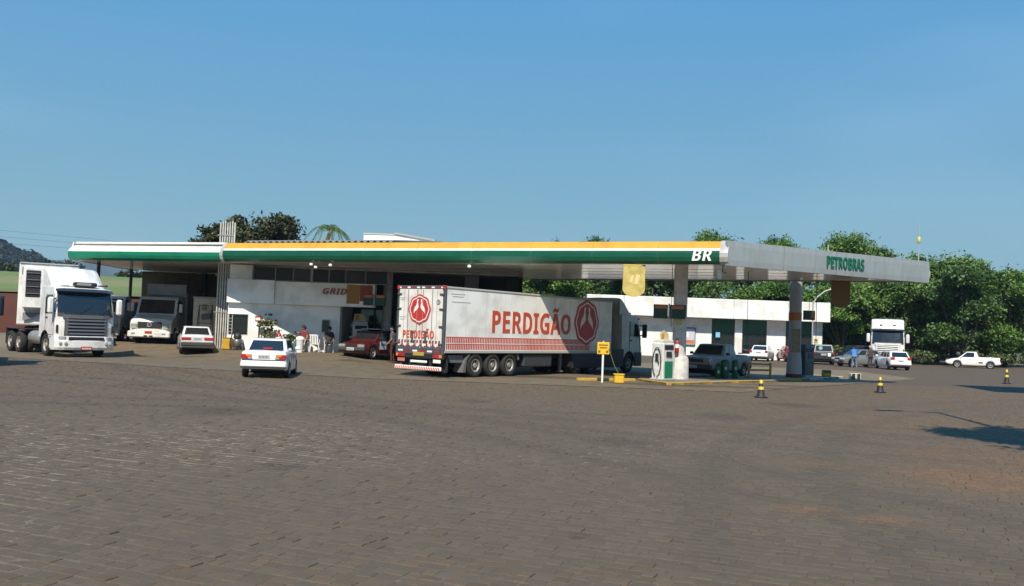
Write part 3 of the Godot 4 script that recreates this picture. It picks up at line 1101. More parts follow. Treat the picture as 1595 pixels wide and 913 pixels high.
func land() -> void:
	nz.seed = 12
	nz.noise_type = FastNoiseLite.TYPE_SIMPLEX_SMOOTH
	nz.frequency = 0.01
	nz.fractal_octaves = 3
	var far := axis([[-4200, -400, 600], [-400, -80, 40], [-80, 90, 5], [90, 400, 40], [400, 4200, 600]])
	var fard := axis([[-200, -20, 30], [-20, 120, 5], [120, 500, 40], [500, 5200, 700]])
	var earth := M("earth", 1, 1, 1, 0.95, 0, {"vc": 1, "dirt": 1, "scale": 0.08, "world": true})
	struct("ground", grid(far, fard, func(x, d): return -0.05, func(x, d): return Color(0.13, 0.11, 0.07).lerp(Color(0.09, 0.12, 0.04), smoothstep(-0.2, 0.3, noise(x, d, 0.003)))), earth)
	var yard_m := M("yard", 1, 1, 1, 0.9, 0, {"vc": 1, "dirt": 2, "scale": 0.7, "world": true, "bump": 1.2})
	struct("yard_bed", grid(axis([[-70, -30, 4], [-30, 45, 1.5], [45, 100, 5]]), axis([[-12, 4, 4], [4, 50, 1.0], [50, 94, 2]]), func(x, d): return 0.0, func(x, d): return (sett_color(x, d) * 0.95).lerp(Color(0.36, 0.295, 0.19), clampf(0.3 + 1.2 * noise(x * 3.0, d * 3.0, 0.02), 0.05, 0.95) * (1.0 - smoothstep(20.0, 34.0, d)) * (1.0 - smoothstep(4.0, 8.0, x)))), yard_m)
	# worn forecourt of packed dust and concrete
	var fc := func(x, d) -> Color:
		var n := noise(x, d * 2.0, 0.004)
		var c := Color(0.195, 0.15, 0.092).lerp(Color(0.145, 0.115, 0.075), smoothstep(-0.2, 0.35, n))
		c = c.lerp(Color(0.24, 0.195, 0.135), smoothstep(0.25, 0.6, noise(x * 0.4 + 9, d * 3.0, 0.007)) * 0.6)
		var wet := 0.0
		for p in [[6.6, 38.4, 2.6, 1.0], [9.5, 38.6, 2.4, 0.6], [12.0, 41.0, 2.0, 0.5], [1.5, 41.0, 3.0, 1.2], [-19.0, 46.5, 3.0, 0.8], [-16.0, 47.0, 1.6, 0.5], [-7.5, 45.5, 1.6, 0.6], [15.5, 46.5, 2.0, 0.8]]:
			var e := Vector2((x - p[0]) / p[2], (d - p[1]) / p[3]).length()
			wet = maxf(wet, 1.0 - smoothstep(0.4, 1.0, e + noise(x, d, 0.02) * 0.6))
		return c.lerp(Color(0.04, 0.035, 0.03), wet * 0.7)
	var fm := M("forecourt", 1, 1, 1, 0.85, 0, {"vc": 1, "dirt": 1, "scale": 0.35, "world": true, "bump": 1.0})
	struct("forecourt", grid(axis([[-46, 24, 0.35]]), axis([[34.6, 66, 0.35]]), func(x, d): return elev(x, d) + 0.012, fc, func(x, d): return d > forecourt_edge(x)), fm)
	# red earth bank, rising field, wooded hill, far ridge
	struct("earth_bank", grid(axis([[-120, -14, 2]]), axis([[75, 86, 0.8]]), func(x, d): return -0.1 + 3.6 * smoothstep(76.0, 82.5, d + noise(x, d, 0.02) * 1.2) + noise(x, d, 0.03) * 0.25, func(x, d): return Color(0.066, 0.017, 0.009).lerp(Color(0.1, 0.033, 0.018), smoothstep(-0.3, 0.5, noise(x, d * 2, 0.01)))), earth)
	struct("field", grid(axis([[-330, -10, 6]]), axis([[82, 282, 4]]), func(x, d): return 3.35 + (d - 82.0) * 0.054 + noise(x, d, 0.003) * 1.2 - 8.0 * smoothstep(225, 280, d), func(x, d): return Color(0.13, 0.19, 0.045).lerp(Color(0.2, 0.2, 0.075), smoothstep(-0.25, 0.4, noise(x, d * 1.5, 0.004))).lerp(Color(0.15, 0.1, 0.045), (1.0 - smoothstep(75, 100, d)) * smoothstep(-0.4, 0.3, noise(x, d, 0.02)) * 0.8)), earth)
	var wood := func(x, d) -> Color:
		return Color(0.025, 0.045, 0.02).lerp(Color(0.055, 0.075, 0.03), smoothstep(-0.3, 0.4, noise(x, d, 0.004)))
	var hill := func(x, d) -> float:
		var r := Vector2((x + 600.0) / 150.0, (d - 860.0) / 300.0).length()
		return 78.0 * exp(-r * r * 1.1) + 22.0 * exp(-pow(Vector2((x + 470.0) / 110.0, (d - 820.0) / 200.0).length(), 2.0)) + 9.0 * exp(-pow(Vector2((x + 375.0) / 80.0, (d - 800.0) / 200.0).length(), 2.0)) + noise(x, d, 0.003) * 6.0 + absf(noise(x, d, 0.012)) * 8.0 - 4.0
	struct("wooded_hill", grid(axis([[-1100, -180, 14]]), axis([[520, 1050, 16]]), hill, wood), earth)
	# tree crowns over the wooded hill
	var blob := leafy([[Vector3(0, 0, 0), Vector3(0.75, 0.6, 0.75), 0.4]], 16, 14, 0.34, 301, [0.02, 0.036, 0.012, 0.05, 0.07, 0.024])
	var hm := MultiMesh.new()
	hm.transform_format = MultiMesh.TRANSFORM_3D
	hm.mesh = blob
	hm.instance_count = 5200
	rng.seed = 71
	for k in hm.instance_count:
		var hx := rng.randf_range(-900.0, -330.0)
		var hd := rng.randf_range(560.0, 900.0)
		var sz := rng.randf_range(4.5, 9.0)
		hm.set_instance_transform(k, Transform3D(Basis(Vector3.UP, rng.randf() * TAU) * Basis.from_scale(Vector3(sz, sz * rng.randf_range(0.7, 1.1), sz)), P(hx, hill.call(hx, hd) + sz * 0.3, hd)))
	var hf := MultiMeshInstance3D.new()
	hf.name = "hill_forest"
	hf.multimesh = hm
	hf.material_override = leaf_mat()
	add_child(hf)
	tag(hf, "forest covering the hill far on the left", "forest", "", "stuff")
	var ridge := func(x, d) -> float:
		var k := 205.0 * (1.0 - smoothstep(-1560.0, -1180.0, x)) * smoothstep(-2500.0, -1800.0, x) + 40.0 * exp(-pow((x + 1000.0) / 400.0, 2.0))
		return (k + noise(x, d, 0.0012) * 26.0) * exp(-pow((d - 3450.0) / 420.0, 2.0)) - 10.0
	struct("far_ridge", grid(axis([[-2700, 600, 45]]), axis([[2700, 4000, 65]]), ridge, wood), earth)


# ---------------------------------------------------------------- basalt setts
func setts() -> void:
	rng.seed = 404
	var vars := []
	for i in 7:
		var s := S.new()
		s.flat()
		# a worn block: an uneven outline with a domed top and bevelled rim (42 triangles)
		var out := []
		for k in 8:
			var cx: float = [0.5, 0.44, -0.44, -0.5, -0.5, -0.44, 0.44, 0.5][k]
			var cy: float = [0.43, 0.5, 0.5, 0.43, -0.43, -0.5, -0.5, -0.43][k]
			out.append(Vector2(cx + rng.randf_range(-0.03, 0.03), cy + rng.randf_range(-0.035, 0.035)))
		var lo := PackedVector3Array()
		var mid := PackedVector3Array()
		var hi := PackedVector3Array()
		for q in out:
			lo.append(Vector3(q.x, -1, q.y))
			mid.append(Vector3(q.x * 0.99, -0.12, q.y * 0.99))
			hi.append(Vector3(q.x * 0.94, -0.01, q.y * 0.93))
		var top := Vector3(0, 0.03, 0)
		for k in 8:
			var j := (k + 1) % 8
			s.quad(lo[k], mid[k], mid[j], lo[j])
			s.quad(mid[k], hi[k], hi[j], mid[j])
			s.tri(hi[k], top, hi[j])
		vars.append(s.mesh())
	var u := Vector2(0.925, -0.38).normalized()
	var v := Vector2(-u.y, u.x)
	var list := []
	var row := -70
	while row < 330:
		var t := -46.0 + rng.randf()
		var wob := rng.randf_range(-0.012, 0.012)
		while t < 60.0:
			var ln := rng.randf_range(0.12, 0.24)
			var c := u * (t + ln * 0.5) + v * (row * 0.172 + wob + 0.05 * sin(t * 0.35 + row * 0.13))
			t += ln
			if c.y < 6.2 or c.y > 46.0 or absf(c.x) > c.y * 0.6 + 2.2: continue
			if c.y > forecourt_edge(c.x) - 0.1: continue
			list.append([c, ln])
	
		row += 1
	list.sort_custom(func(a, b): return a[0].length_squared() < b[0].length_squared())
	var sm := M("basalt", 1, 1, 1, 0.82, 0, {"vc": 1, "dirt": 2, "scale": 4.0, "world": true})
	# the setts that show largest are pieces of their own; tones shared between a few materials
	var bed := get_node("yard_bed")
	var tones := []
	for i in 10:
		tones.append(M("sett tone %d" % i, 1, 1, 1, 0.82, 0, {"dirt": 2, "scale": 4.0, "world": true}))
	for i in 10:
		var g := 0.9 + 0.022 * i
		tones[i].albedo_color = (Color(0.111, 0.078, 0.046) * g).lerp(Color(0.1, 0.08, 0.056) * g, float(i % 3) / 3.0).linear_to_srgb()
	var per := []
	for i in vars.size(): per.append([])
	var single := 0
	for e in list:
		var c: Vector2 = e[0]
		var up := rng.randf_range(0.001, 0.005) + 0.012 * pow(rng.randf(), 9.0)
		var basis := Basis(Vector3.UP, u.angle() + rng.randf_range(-0.05, 0.05)) * Basis(Vector3.RIGHT, rng.randf_range(-0.03, 0.03)) * Basis(Vector3.BACK, rng.randf_range(-0.025, 0.025))
		basis = basis * Basis.from_scale(Vector3(e[1] - rng.randf_range(0.0, 0.012), 0.05, 0.172 - rng.randf_range(-0.004, 0.009) - 0.045 * pow(rng.randf(), 4.0)))
		var xf := Transform3D(basis, P(c.x, up, c.y))
		var k := rng.randi() % vars.size()
		var inside: bool = absf(c.x) < c.y * 0.555 and c.y > 7.0
		if single < 300 and inside:
			single += 1
			var o := part("sett", vars[k], tones[rng.randi() % 10], bed)
			o.transform = xf
			continue
		var col := sett_color(c.x, c.y) * rng.randf_range(0.9, 1.1)
		per[k].append([xf, col])
	for k in vars.size():
		var mm := MultiMesh.new()
		mm.transform_format = MultiMesh.TRANSFORM_3D
		mm.use_colors = true
		mm.mesh = vars[k]
		mm.instance_count = per[k].size()
		for i in per[k].size():
			mm.set_instance_transform(i, per[k][i][0])
			mm.set_instance_color(i, per[k][i][1])
		var o := MultiMeshInstance3D.new()
		o.name = "sett_paving" if k == 0 else "sett_paving_%03d" % k
		o.multimesh = mm
		o.material_override = sm
		bed.add_child(o)
		o.set_meta("kind", "stuff")


# ---------------------------------------------------------------- fuel canopy
func canopy() -> void:
	var green := M("fascia green", 0.003, 0.088, 0.045, 0.28, 0, {"coat": 0.4, "dirt": 1, "scale": 0.25})
	var yellow := M("fascia yellow", 0.6, 0.335, 0.03, 0.5, 0, {"dirt": 1, "scale": 0.3})
	var white := M("fascia white", 0.78, 0.78, 0.74, 0.45, 0, {"dirt": 1, "scale": 0.3})
	var silver := M("fascia silver", 0.3, 0.345, 0.37, 0.5, 0.1, {"dirt": 3, "scale": 0.6})
	var trim := M("corner trim", 0.5, 0.5, 0.49, 0.4, 0.2, {"dirt": 1, "scale": 0.5})
	var ceil_m := M("ceiling panel", 0.72, 0.69, 0.62, 0.3, 0, {"dirt": 1, "scale": 0.4, "coat": 0.6})
	var conc := M("column grey", 0.58, 0.57, 0.56, 0.6, 0, {"dirt": 1, "scale": 0.6})
	var darkm := M("dark trim", 0.02, 0.02, 0.022, 0.5)
	var o := thing("fuel_canopy", "long flat fuel canopy with yellow, white and green fascia and grey end", "canopy", P(7.4, 0, 42.0))
	var u := (CB - CA).normalized()
	# long fascia
	part("green_band", fascia([[-0.16, 5.0], [-0.05, 5.13], [0.0, 5.3], [0.0, 5.46], [-0.03, 5.56]], CA, CB, 0.06, 1, -0.12, -0.3), green, o, true)
	part("white_band", fascia([[-0.025, 5.562], [-0.07, 5.66]], CA, CB, 0.06, 1, -0.12, -0.3), white, o, true)
	part("yellow_band", fascia([[-0.072, 5.662], [-0.32, 5.97]], CA, CB, 0.06, 1, -0.12, -0.3), yellow, o, true)
	for k in range(1, 9):
		var c: Vector2 = CA.lerp(CB, k / 9.0)
		part("panel_joint", fascia([[-0.157, 5.0], [-0.047, 5.13], [0.0025, 5.3], [0.0025, 5.46], [-0.0275, 5.56], [-0.0675, 5.66], [-0.3175, 5.968]], c - u * 0.006, c + u * 0.006, 0.02), M("seam dark", 0.1, 0.12, 0.08, 0.6), o, true)  # joint strips in a darker colour of their own
	var bull := [[-0.18, 4.97], [-0.04, 5.11], [0.03, 5.3], [0.03, 5.47], [-0.02, 5.6], [-0.1, 5.72], [-0.32, 6.0]]
	part("corner_trim", fascia(bull, CB - u * 0.3, CB + u * 0.04, 0.3), trim, o, true)
	part("joint_trim", fascia(bull, CA + Vector2(-0.06, 0.03), CA + u * 0.13, 0.3), trim, o, true)
	# end fascia
	var ue := (CC - CB).normalized()
	var oe := Vector2(ue.y, -ue.x)
	var e0 := CB + ue * 0.06 - oe * 0.06
	part("end_fascia", fascia([[0, 4.97], [0.02, 5.2], [0.02, 5.75], [0, 5.99]], e0, CC, 0.12), silver, o, true)
	for k in range(1, 4):
		var c := e0.lerp(CC, k / 4.0)
		part("panel_joint", fascia([[0.026, 5.0], [0.026, 5.97]], c - ue * 0.008, c + ue * 0.008, 0.02), M("seam grey", 0.2, 0.2, 0.2, 0.6), o, true)
	part("end_cap", fascia(bull, CC - ue * 0.02, CC + ue * 0.06, 0.4), trim, o, true)
	# roof slab, rear edge, ceiling strips
	var back_r := Vector2(1.2, 54.6)
	var plan := PackedVector2Array([CA + Vector2(-0.12, 0.35), CB + Vector2(-0.1, 0.35), CC + Vector2(-0.15, 0.05), back_r, Vector2(-14.9, 55.2)])
	var flat_xf := Transform3D(Basis(Vector3.RIGHT, Vector3(0, 0, -1), Vector3.UP), Vector3.ZERO)   # plan (x, depth) -> world, thickness up
	part("roof_deck", S.new().plate(plan, 0.05, flat_xf.translated(Vector3(0, 5.55, 0))), M("roof sheet", 0.3, 0.31, 0.31, 0.5, 0.3), o, true)
	part("rear_fascia", fascia([[0, 4.99], [0, 5.75]], CC, back_r, 0.08).box(P(1.2, 5.3, 54.6), Vector3(0.1, 0.5, 0.1)), silver, o, true)
	var v := Vector2(-u.y, u.x)
	rng.seed = 5
	for k in 34:
		var a := CA - u * 2.0 + v * (0.12 + k * 0.5)
		var b := a + u * 50.0
		var strip := PackedVector2Array([a, b, b + v * 0.485, a + v * 0.485])
		for piece in Geometry2D.intersect_polygons(strip, plan):
			part("ceiling_strip", S.new().plate(piece, 0.03, flat_xf.translated(Vector3(0, 5.03 + rng.randf_range(0.0, 0.014), 0))), ceil_m, o, true)
	# corrugated sheet over the left part of the roof
	var cor := S.new()
	var rings := []
	for i in 200:
		var t := 1.2 + i * 0.045
		var h := 0.045 * cos(t * TAU / 0.36)
		var r := PackedVector3Array()
		for e in [[0.34, 6.06], [5.2, 6.48], [5.2, 6.46], [0.34, 6.02]]:
			var c: Vector2 = CA + u * t + v * e[0]
			r.append(P(c.x, e[1] + h, c.y))
		rings.append(r)
	cor.loft(rings, true, true, false)
	part("corrugated_roof", cor, M("roof sheet", 0.3, 0.31, 0.31, 0.5, 0.3), o, true)
	# columns
	var cols := [[7.6, 41.9, 0.31, 0.1], [14.65, 48.0, 0.31, 0.1], [-7.05, 52.9, 0.26, 0.3]]
	for i in cols.size():
		var c: Array = cols[i]
		var s := S.new()
		var y0: float = c[3]
		s.lathe([[c[2], y0], [c[2], 5.05]], 20, Transform3D(Basis(Vector3.RIGHT, -PI / 2), P(c[0], 0, c[1])))
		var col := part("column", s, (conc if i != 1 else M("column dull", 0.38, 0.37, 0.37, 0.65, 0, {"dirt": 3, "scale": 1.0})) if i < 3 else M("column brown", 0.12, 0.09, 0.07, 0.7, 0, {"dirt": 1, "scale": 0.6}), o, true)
		if i < 2:
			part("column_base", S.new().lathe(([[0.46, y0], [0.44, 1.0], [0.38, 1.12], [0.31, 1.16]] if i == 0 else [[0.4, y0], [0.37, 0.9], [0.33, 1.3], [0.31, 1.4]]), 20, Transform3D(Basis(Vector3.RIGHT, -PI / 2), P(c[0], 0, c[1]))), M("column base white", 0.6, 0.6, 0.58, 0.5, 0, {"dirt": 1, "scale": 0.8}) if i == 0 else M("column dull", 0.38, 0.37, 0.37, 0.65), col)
			if i == 1: part("column_band", S.new().lathe([[0.325, 3.05], [0.325, 3.45]], 20, Transform3D(Basis(Vector3.RIGHT, -PI / 2), P(c[0], 0, c[1]))), M("orange band", 0.4, 0.13, 0.03, 0.6) if i == 1 else M("board green", 0.01, 0.05, 0.035, 0.5), col)
		if i == 1:
			part("rust_stain", S.new().lathe([[0.415, 0.1], [0.41, 0.22], [0.405, 0.3]], 20, Transform3D(Basis(Vector3.RIGHT, -PI / 2), P(c[0], 0, c[1]))), M("rust", 0.17, 0.05, 0.03, 0.85, 0, {"dirt": 1, "scale": 2.0}), col)
			part("poster", S.new().box(P(c[0] - 0.02, 2.0, c[1] - 0.32), Vector3(0.4, 1.2, 0.03)), M("faded poster", 0.22, 0.2, 0.12, 0.7, 0, {"dirt": 1, "scale": 1.5}), col)
		if i == 0:
			part("notice", S.new().box(P(c[0] - 0.1, 2.72, c[1] - 0.315), Vector3(0.3, 0.36, 0.02)), M("notice yellow", 0.45, 0.42, 0.12, 0.6), col)
			part("notice", S.new().box(P(c[0] - 0.1, 2.98, c[1] - 0.318), Vector3(0.34, 0.1, 0.02)), darkm, col)
	# floodlights and drop cables under the edge
	for q in [[480, 0.02], [487, 0.16], [510, 0.05], [727, 0.05]]:
		var t: float = (q[0] - 345.0) / 785.0
		t = t * 37.56 / (47.88 + (37.56 - 47.88) * (1.0 - t)) if false else clampf((q[0] - 797.0) / 1450.0, -1, 1)
		var k: float = (t * CA.y - CA.x) / ((CB.x - CA.x) - t * (CB.y - CA.y))
		var c: Vector2 = CA.lerp(CB, k) + v * 0.12
		part("floodlight", S.new().box(P(c.x, 4.9 - q[1], c.y), Vector3(0.16, 0.13, 0.12), 0.03), white, o, true)
	for q in [[6.9, 40.2, 2.4], [10.6, 41.8, 1.9], [14.8, 45.2, 2.0]]:
		part("drop_cable", S.new().tube(P(q[0], 5.03, q[1]), P(q[0] + 0.02, q[2], q[1]), 0.014, 0.014, 5), darkm, o, true)
	part("corner_pipe", S.new().path([P(CB.x - 0.1, 4.98, CB.y + 0.2), P(CB.x - 0.12, 4.72, CB.y + 0.2), P(CB.x + 0.05, 4.66, CB.y + 0.2)], 0.035), darkm, o, true)
	# lettering
	var bf := basis_along(u)
	var slant := Basis(Vector3(1, 0, 0), Vector3(0.18, 1, 0), Vector3(0, 0, 1))
	var kb := (0.203 * CA.y - CA.x) / ((CB.x - CA.x) - 0.203 * (CB.y - CA.y))
	var cbr: Vector2 = CA.lerp(CB, kb) - v * 0.05
	text("BR", 0.46, 0.06, M("letter white", 0.82, 0.82, 0.8, 0.4), o, Transform3D(bf * slant * Basis.from_scale(Vector3(1.05, 1, 1)), P(cbr.x, 5.36, cbr.y) - o.position))
	var be := basis_along(ue)
	var ke := (0.3575 * CB.y - CB.x) / ((CC.x - CB.x) - 0.3575 * (CC.y - CB.y))
	var cpe: Vector2 = CB.lerp(CC, ke) + oe * 0.03
	text("PETROBRAS", 0.5, 0.04, M("letter green", 0.004, 0.12, 0.07, 0.4), o, Transform3D(be * Basis.from_scale(Vector3(0.64, 1, 1)), P(cpe.x, 5.5, cpe.y) - o.position))
	# price boards
	price_board("dark green price board on the corner column above the white and green pump", P(7.05, 3.1, 41.5), 1.45, 0.62)
	price_board("dark green price board on the grey column behind the red car", P(-7.2, 3.32, 48.9), 1.2, 0.58)
	var sb := thing("hanging_sign", "small dark sign hanging right of the far canopy column", "sign", P(15.55, 3.1, 48.6))
	part("panel", S.new().box(Vector3(0, 0.25, 0), Vector3(0.62, 0.5, 0.06), 0.01), M("board green", 0.01, 0.05, 0.035, 0.5), sb)
	part("digits", S.new().box(Vector3(0.16, 0.26, 0.035), Vector3(0.16, 0.34, 0.01)), M("digits orange", 0.5, 0.16, 0.04, 0.6), sb)
	part("hanger", S.new().tube(Vector3(0, 0.5, 0), Vector3(0, 1.95, 0), 0.012, 0.012, 5), darkm, sb)
	# the white and green canopy on the left
	var w := thing("side_canopy", "white topped canopy with green lower band over the garage", "canopy", P(-23.0, 0, 54.0))
	var ul := (CA - LE).normalized()
	var stained := M("fascia stained white", 0.72, 0.69, 0.62, 0.5, 0, {"dirt": 1, "scale": 0.35})
	part("green_band", fascia([[-0.16, 4.98], [-0.05, 5.1], [0.0, 5.26], [0.0, 5.4], [-0.01, 5.46]], LE, CA, 0.06, 1, 0, -0.1), M("fascia green light", 0.005, 0.17, 0.09, 0.35, 0, {"dirt": 1, "scale": 0.3}), w, true)
	part("white_band", fascia([[-0.008, 5.462], [-0.06, 5.56]], LE, CA, 0.06, 1, 0, -0.1), white, w, true)
	part("upper_band", fascia([[-0.062, 5.562], [-0.55, 6.0]], LE, CA, 0.06, 1, 0, -0.06), stained, w, true)
	part("top_edge", fascia([[-0.55, 6.002], [-0.6, 6.03]], LE, CA, 0.06, 1, 0.02, -0.06), white, w, true)
	var vl := Vector2(-ul.y, ul.x)
	var plan_l := PackedVector2Array([LE + vl * 0.3, CA + vl * 0.3 + Vector2(-0.1, 0), Vector2(-15.0, 62.4), Vector2(-25.2, 62.4)])
	part("roof_deck", S.new().plate(plan_l, 0.06, flat_xf.translated(Vector3(0, 5.85, 0))), M("roof sheet", 0.3, 0.31, 0.31, 0.5, 0.3), w, true)
	for k in 22:
		var a := LE - ul * 3.0 + vl * (0.1 + k * 0.55)
		var strip := PackedVector2Array([a, a + ul * 40.0, a + ul * 40.0 + vl * 0.53, a + vl * 0.53])
		for piece in Geometry2D.intersect_polygons(strip, plan_l):
			part("ceiling_strip", S.new().plate(piece, 0.03, flat_xf.translated(Vector3(0, 5.01, 0))), ceil_m, w, true)
	part("end_fascia", fascia([[-0.05, 4.98], [0.0, 5.46], [-0.1, 5.98]], Vector2(-25.2, 62.4), LE + vl * 0.2, 0.06), white, w, true)
	for q in [[-23.6, 53.0], [-24.6, 60.0]]:
		part("post", S.new().box(P(q[0], 2.5 + 0.15, q[1]), Vector3(0.16, 4.8, 0.16), 0.02), darkm, w, true)
	# row of white pipes that rises through the joint
	var pp := thing("pipe_bundle", "row of tall pale steel pipes standing at the garage corner", "pipes", P(-15.7, 0.4, 50.7))
	for i in 6:
		part("pipe", S.new().tube(Vector3(-0.33 + i * 0.128, 0, -0.02 * (i % 2)), Vector3(-0.33 + i * 0.128, 6.9 + 0.05 * (i % 3), -0.02 * (i % 2)), 0.042, 0.042, 10), M("pipe white", 0.55, 0.54, 0.5, 0.45, 0.1, {"dirt": 1, "scale": 1.0}), pp)
	part("pipe", S.new().tube(Vector3(0.46, 0, 0.05), Vector3(0.46, 6.9, 0.05), 0.05, 0.05, 10), M("pipe white", 0.55, 0.54, 0.5, 0.45, 0.1), pp)
	for y in [2.0, 4.0, 6.2]:
		part("clamp", S.new().box(Vector3(0, y, 0.05), Vector3(0.95, 0.05, 0.02)), M("pipe grey", 0.3, 0.3, 0.3, 0.5, 0.3), pp)


func price_board(label: String, at: Vector3, w: float, h: float) -> void:
	var o := thing("price_board", label, "sign", at)
	var bg := M("board green", 0.01, 0.05, 0.035, 0.5)
	part("panel", S.new().box(Vector3(-w * 0.27, 0, 0), Vector3(w * 0.44, h, 0.08), 0.015), bg, o)
	part("panel", S.new().box(Vector3(w * 0.25, 0, 0), Vector3(w * 0.5, h, 0.08), 0.015), bg, o)
	part("divider", S.new().box(Vector3(-0.02, 0.02, 0.01), Vector3(0.06, h + 0.06, 0.1), 0.01), M("frame grey", 0.35, 0.36, 0.36, 0.5), o)
	for s in [-0.27, 0.25]:
		part("price_strip", S.new().box(Vector3(s * w, h * 0.32, 0.046), Vector3(w * 0.36, h * 0.24, 0.01)), M("digits orange", 0.5, 0.16, 0.04, 0.6), o)


# ---------------------------------------------------------------- station building under the canopy
func station() -> void:
	var wall := M("white render", 0.88, 0.88, 0.86, 0.75, 0, {"dirt": 1, "scale": 0.2})
	var grey := M("render grey", 0.45, 0.45, 0.44, 0.75, 0, {"dirt": 1, "scale": 0.4})
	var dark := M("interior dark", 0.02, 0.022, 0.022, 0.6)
	var glass := M("window dark", 0.012, 0.016, 0.016, 0.06, 0, {"coat": 0.6})
	var frame := M("frame grey", 0.35, 0.36, 0.36, 0.5)
	var o := thing("station_building", "white rendered station building with parapet under the canopy", "building", P(-12.0, 0.4, 51.0))
	var a := Vector2(-15.25, 50.12)
	var b := Vector2(-9.25, 50.42)
	var at := func(t): return a.lerp(b, t)
	# lower wall with a window opening between x shares t0..t1
	var t0 := 0.005
	var t1 := 0.185
	var lw := S.new()
	wall_piece(lw, a, at.call(t0 + 0.002), 0.2, 2.93, 0.25)
	wall_piece(lw, at.call(t1), b, 0.2, 2.93, 0.25)
	wall_piece(lw, at.call(t0), at.call(t1), 0.2, 1.18, 0.24)
	wall_piece(lw, at.call(t0), at.call(t1), 2.32, 2.93, 0.24)
	part("lower_wall", lw, wall, o, true)
	var win := part("window", wall_piece(S.new(), at.call(t0) + Vector2(0, 0.14), at.call(t1) + Vector2(0, 0.14), 1.18, 2.32, 0.04), glass, o, true)
	var fr := S.new()
	for t in [t0 + 0.004, t1 - 0.004, lerpf(t0, t1, 0.2)]: wall_piece(fr, at.call(t - 0.004) + Vector2(0, 0.05), at.call(t + 0.004) + Vector2(0, 0.05), 1.18, 2.32, 0.05)
	for y in [1.18, 2.28]: wall_piece(fr, at.call(t0) + Vector2(0, 0.06), at.call(t1) + Vector2(0, 0.06), y, y + 0.05, 0.05)
	for k in 5: wall_piece(fr, at.call(t0) + Vector2(0, 0.07), at.call(lerpf(t0, t1, 0.2)) + Vector2(0, 0.07), 1.35 + k * 0.18, 1.38 + k * 0.18, 0.03)
	part("frame", fr, frame, win)
	# parapet band and upper storey
	var out := Vector2(0, -0.3)
	var m0: Vector2 = at.call(0.415)
	part("parapet", wall_piece(S.new(), a + out, m0 + out, 2.935, 4.2, 0.7), wall, o, true)
	part("parapet", wall_piece(S.new(), m0 + out * 0.5, Vector2(-7.35, 49.78), 2.935, 4.17, 0.5), wall, o, true)
	part("upper_wall", wall_piece(S.new(), a, at.call(0.2), 4.203, 5.0, 0.4), wall, o, true)
	part("upper_band", wall_piece(S.new(), a + Vector2(0, 0.6), Vector2(0.4, 50.6), 4.93, 5.02, 0.3), grey, o, true)
	var xs := [[0.21, 0.39], [0.4, 0.55], [0.56, 0.71], [0.735, 0.87], [0.88, 1.02], [1.03, 1.2], [1.21, 1.4]]
	for i in xs.size():
		var q: Array = xs[i]
		var w := part("upper_window", wall_piece(S.new(), at.call(q[0]) + Vector2(0, 0.35), at.call(q[1]) + Vector2(0, 0.35), 4.25, 4.92, 0.04), M("pane dark", 0.016, 0.017, 0.018, 0.4) if i % 3 < 2 else M("pane grey", 0.05, 0.05, 0.05, 0.4), o, true)
		part("frame", wall_piece(S.new(), at.call(q[1]) + Vector2(0, 0.3), at.call(q[1] + 0.01) + Vector2(0, 0.3), 4.22, 4.92, 0.08), frame, w)
		part("sill", wall_piece(S.new(), at.call(q[0]) + Vector2(0, 0.28), at.call(q[1]) + Vector2(0, 0.28), 4.2, 4.25, 0.1), frame, w)
	part("post", wall_piece(S.new(), at.call(0.71) + Vector2(0, 0.2), at.call(0.735) + Vector2(0, 0.2), 4.2, 5.0, 0.2), grey, o, true)
	# dark shop front set back to the right
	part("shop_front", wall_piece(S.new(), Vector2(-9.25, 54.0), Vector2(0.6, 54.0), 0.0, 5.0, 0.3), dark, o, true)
	part("side_wall", wall_piece(S.new(), Vector2(-9.2, 50.68), Vector2(-9.2, 54.0), 0.2, 4.2, 0.25), grey, o, true)
	for i in 5:
		var x := -9.0 + i * 1.15
		var g := part("shop_window", wall_piece(S.new(), Vector2(x, 53.93), Vector2(x + 1.05, 53.93), 0.3, 2.9, 0.04), M("green glass", 0.008, 0.03, 0.022, 0.08, 0, {"coat": 0.6}), o, true)
		part("frame", wall_piece(S.new(), Vector2(x + 1.05, 53.9), Vector2(x + 1.12, 53.9), 0.3, 2.95, 0.07), M("green frame", 0.01, 0.045, 0.03, 0.5), g)
	part("door_poster", wall_piece(S.new(), Vector2(-6.3, 53.9), Vector2(-5.9, 53.9), 1.2, 2.6, 0.02), M("notice yellow", 0.45, 0.42, 0.12, 0.6), o, true)
	for q in [[-2.7, -1.9], [-0.35, 0.35]]:
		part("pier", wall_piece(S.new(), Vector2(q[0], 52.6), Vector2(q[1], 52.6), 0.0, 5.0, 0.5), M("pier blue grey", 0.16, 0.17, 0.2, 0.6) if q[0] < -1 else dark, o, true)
	part("rear_wall", wall_piece(S.new(), Vector2(-15.2, 58.5), Vector2(0.6, 58.5), 0.0, 5.4, 0.3), wall, o, true)
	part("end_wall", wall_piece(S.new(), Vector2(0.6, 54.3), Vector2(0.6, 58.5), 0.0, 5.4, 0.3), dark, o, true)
	part("left_wall", wall_piece(S.new(), Vector2(-15.2, 58.5), Vector2(-15.2, 50.8), 0.0, 5.0, 0.2), wall, o, true)
	part("roof", S.new().box(P(-7.3, 5.47, 57.0), Vector3(16.0, 0.1, 3.4)), grey, o, true)
	# sign on the parapet
	var bb := basis_along(Vector2(-7.35, 49.78) - (m0 + out * 0.5))
	var sc := Vector2(-9.5, 49.86)
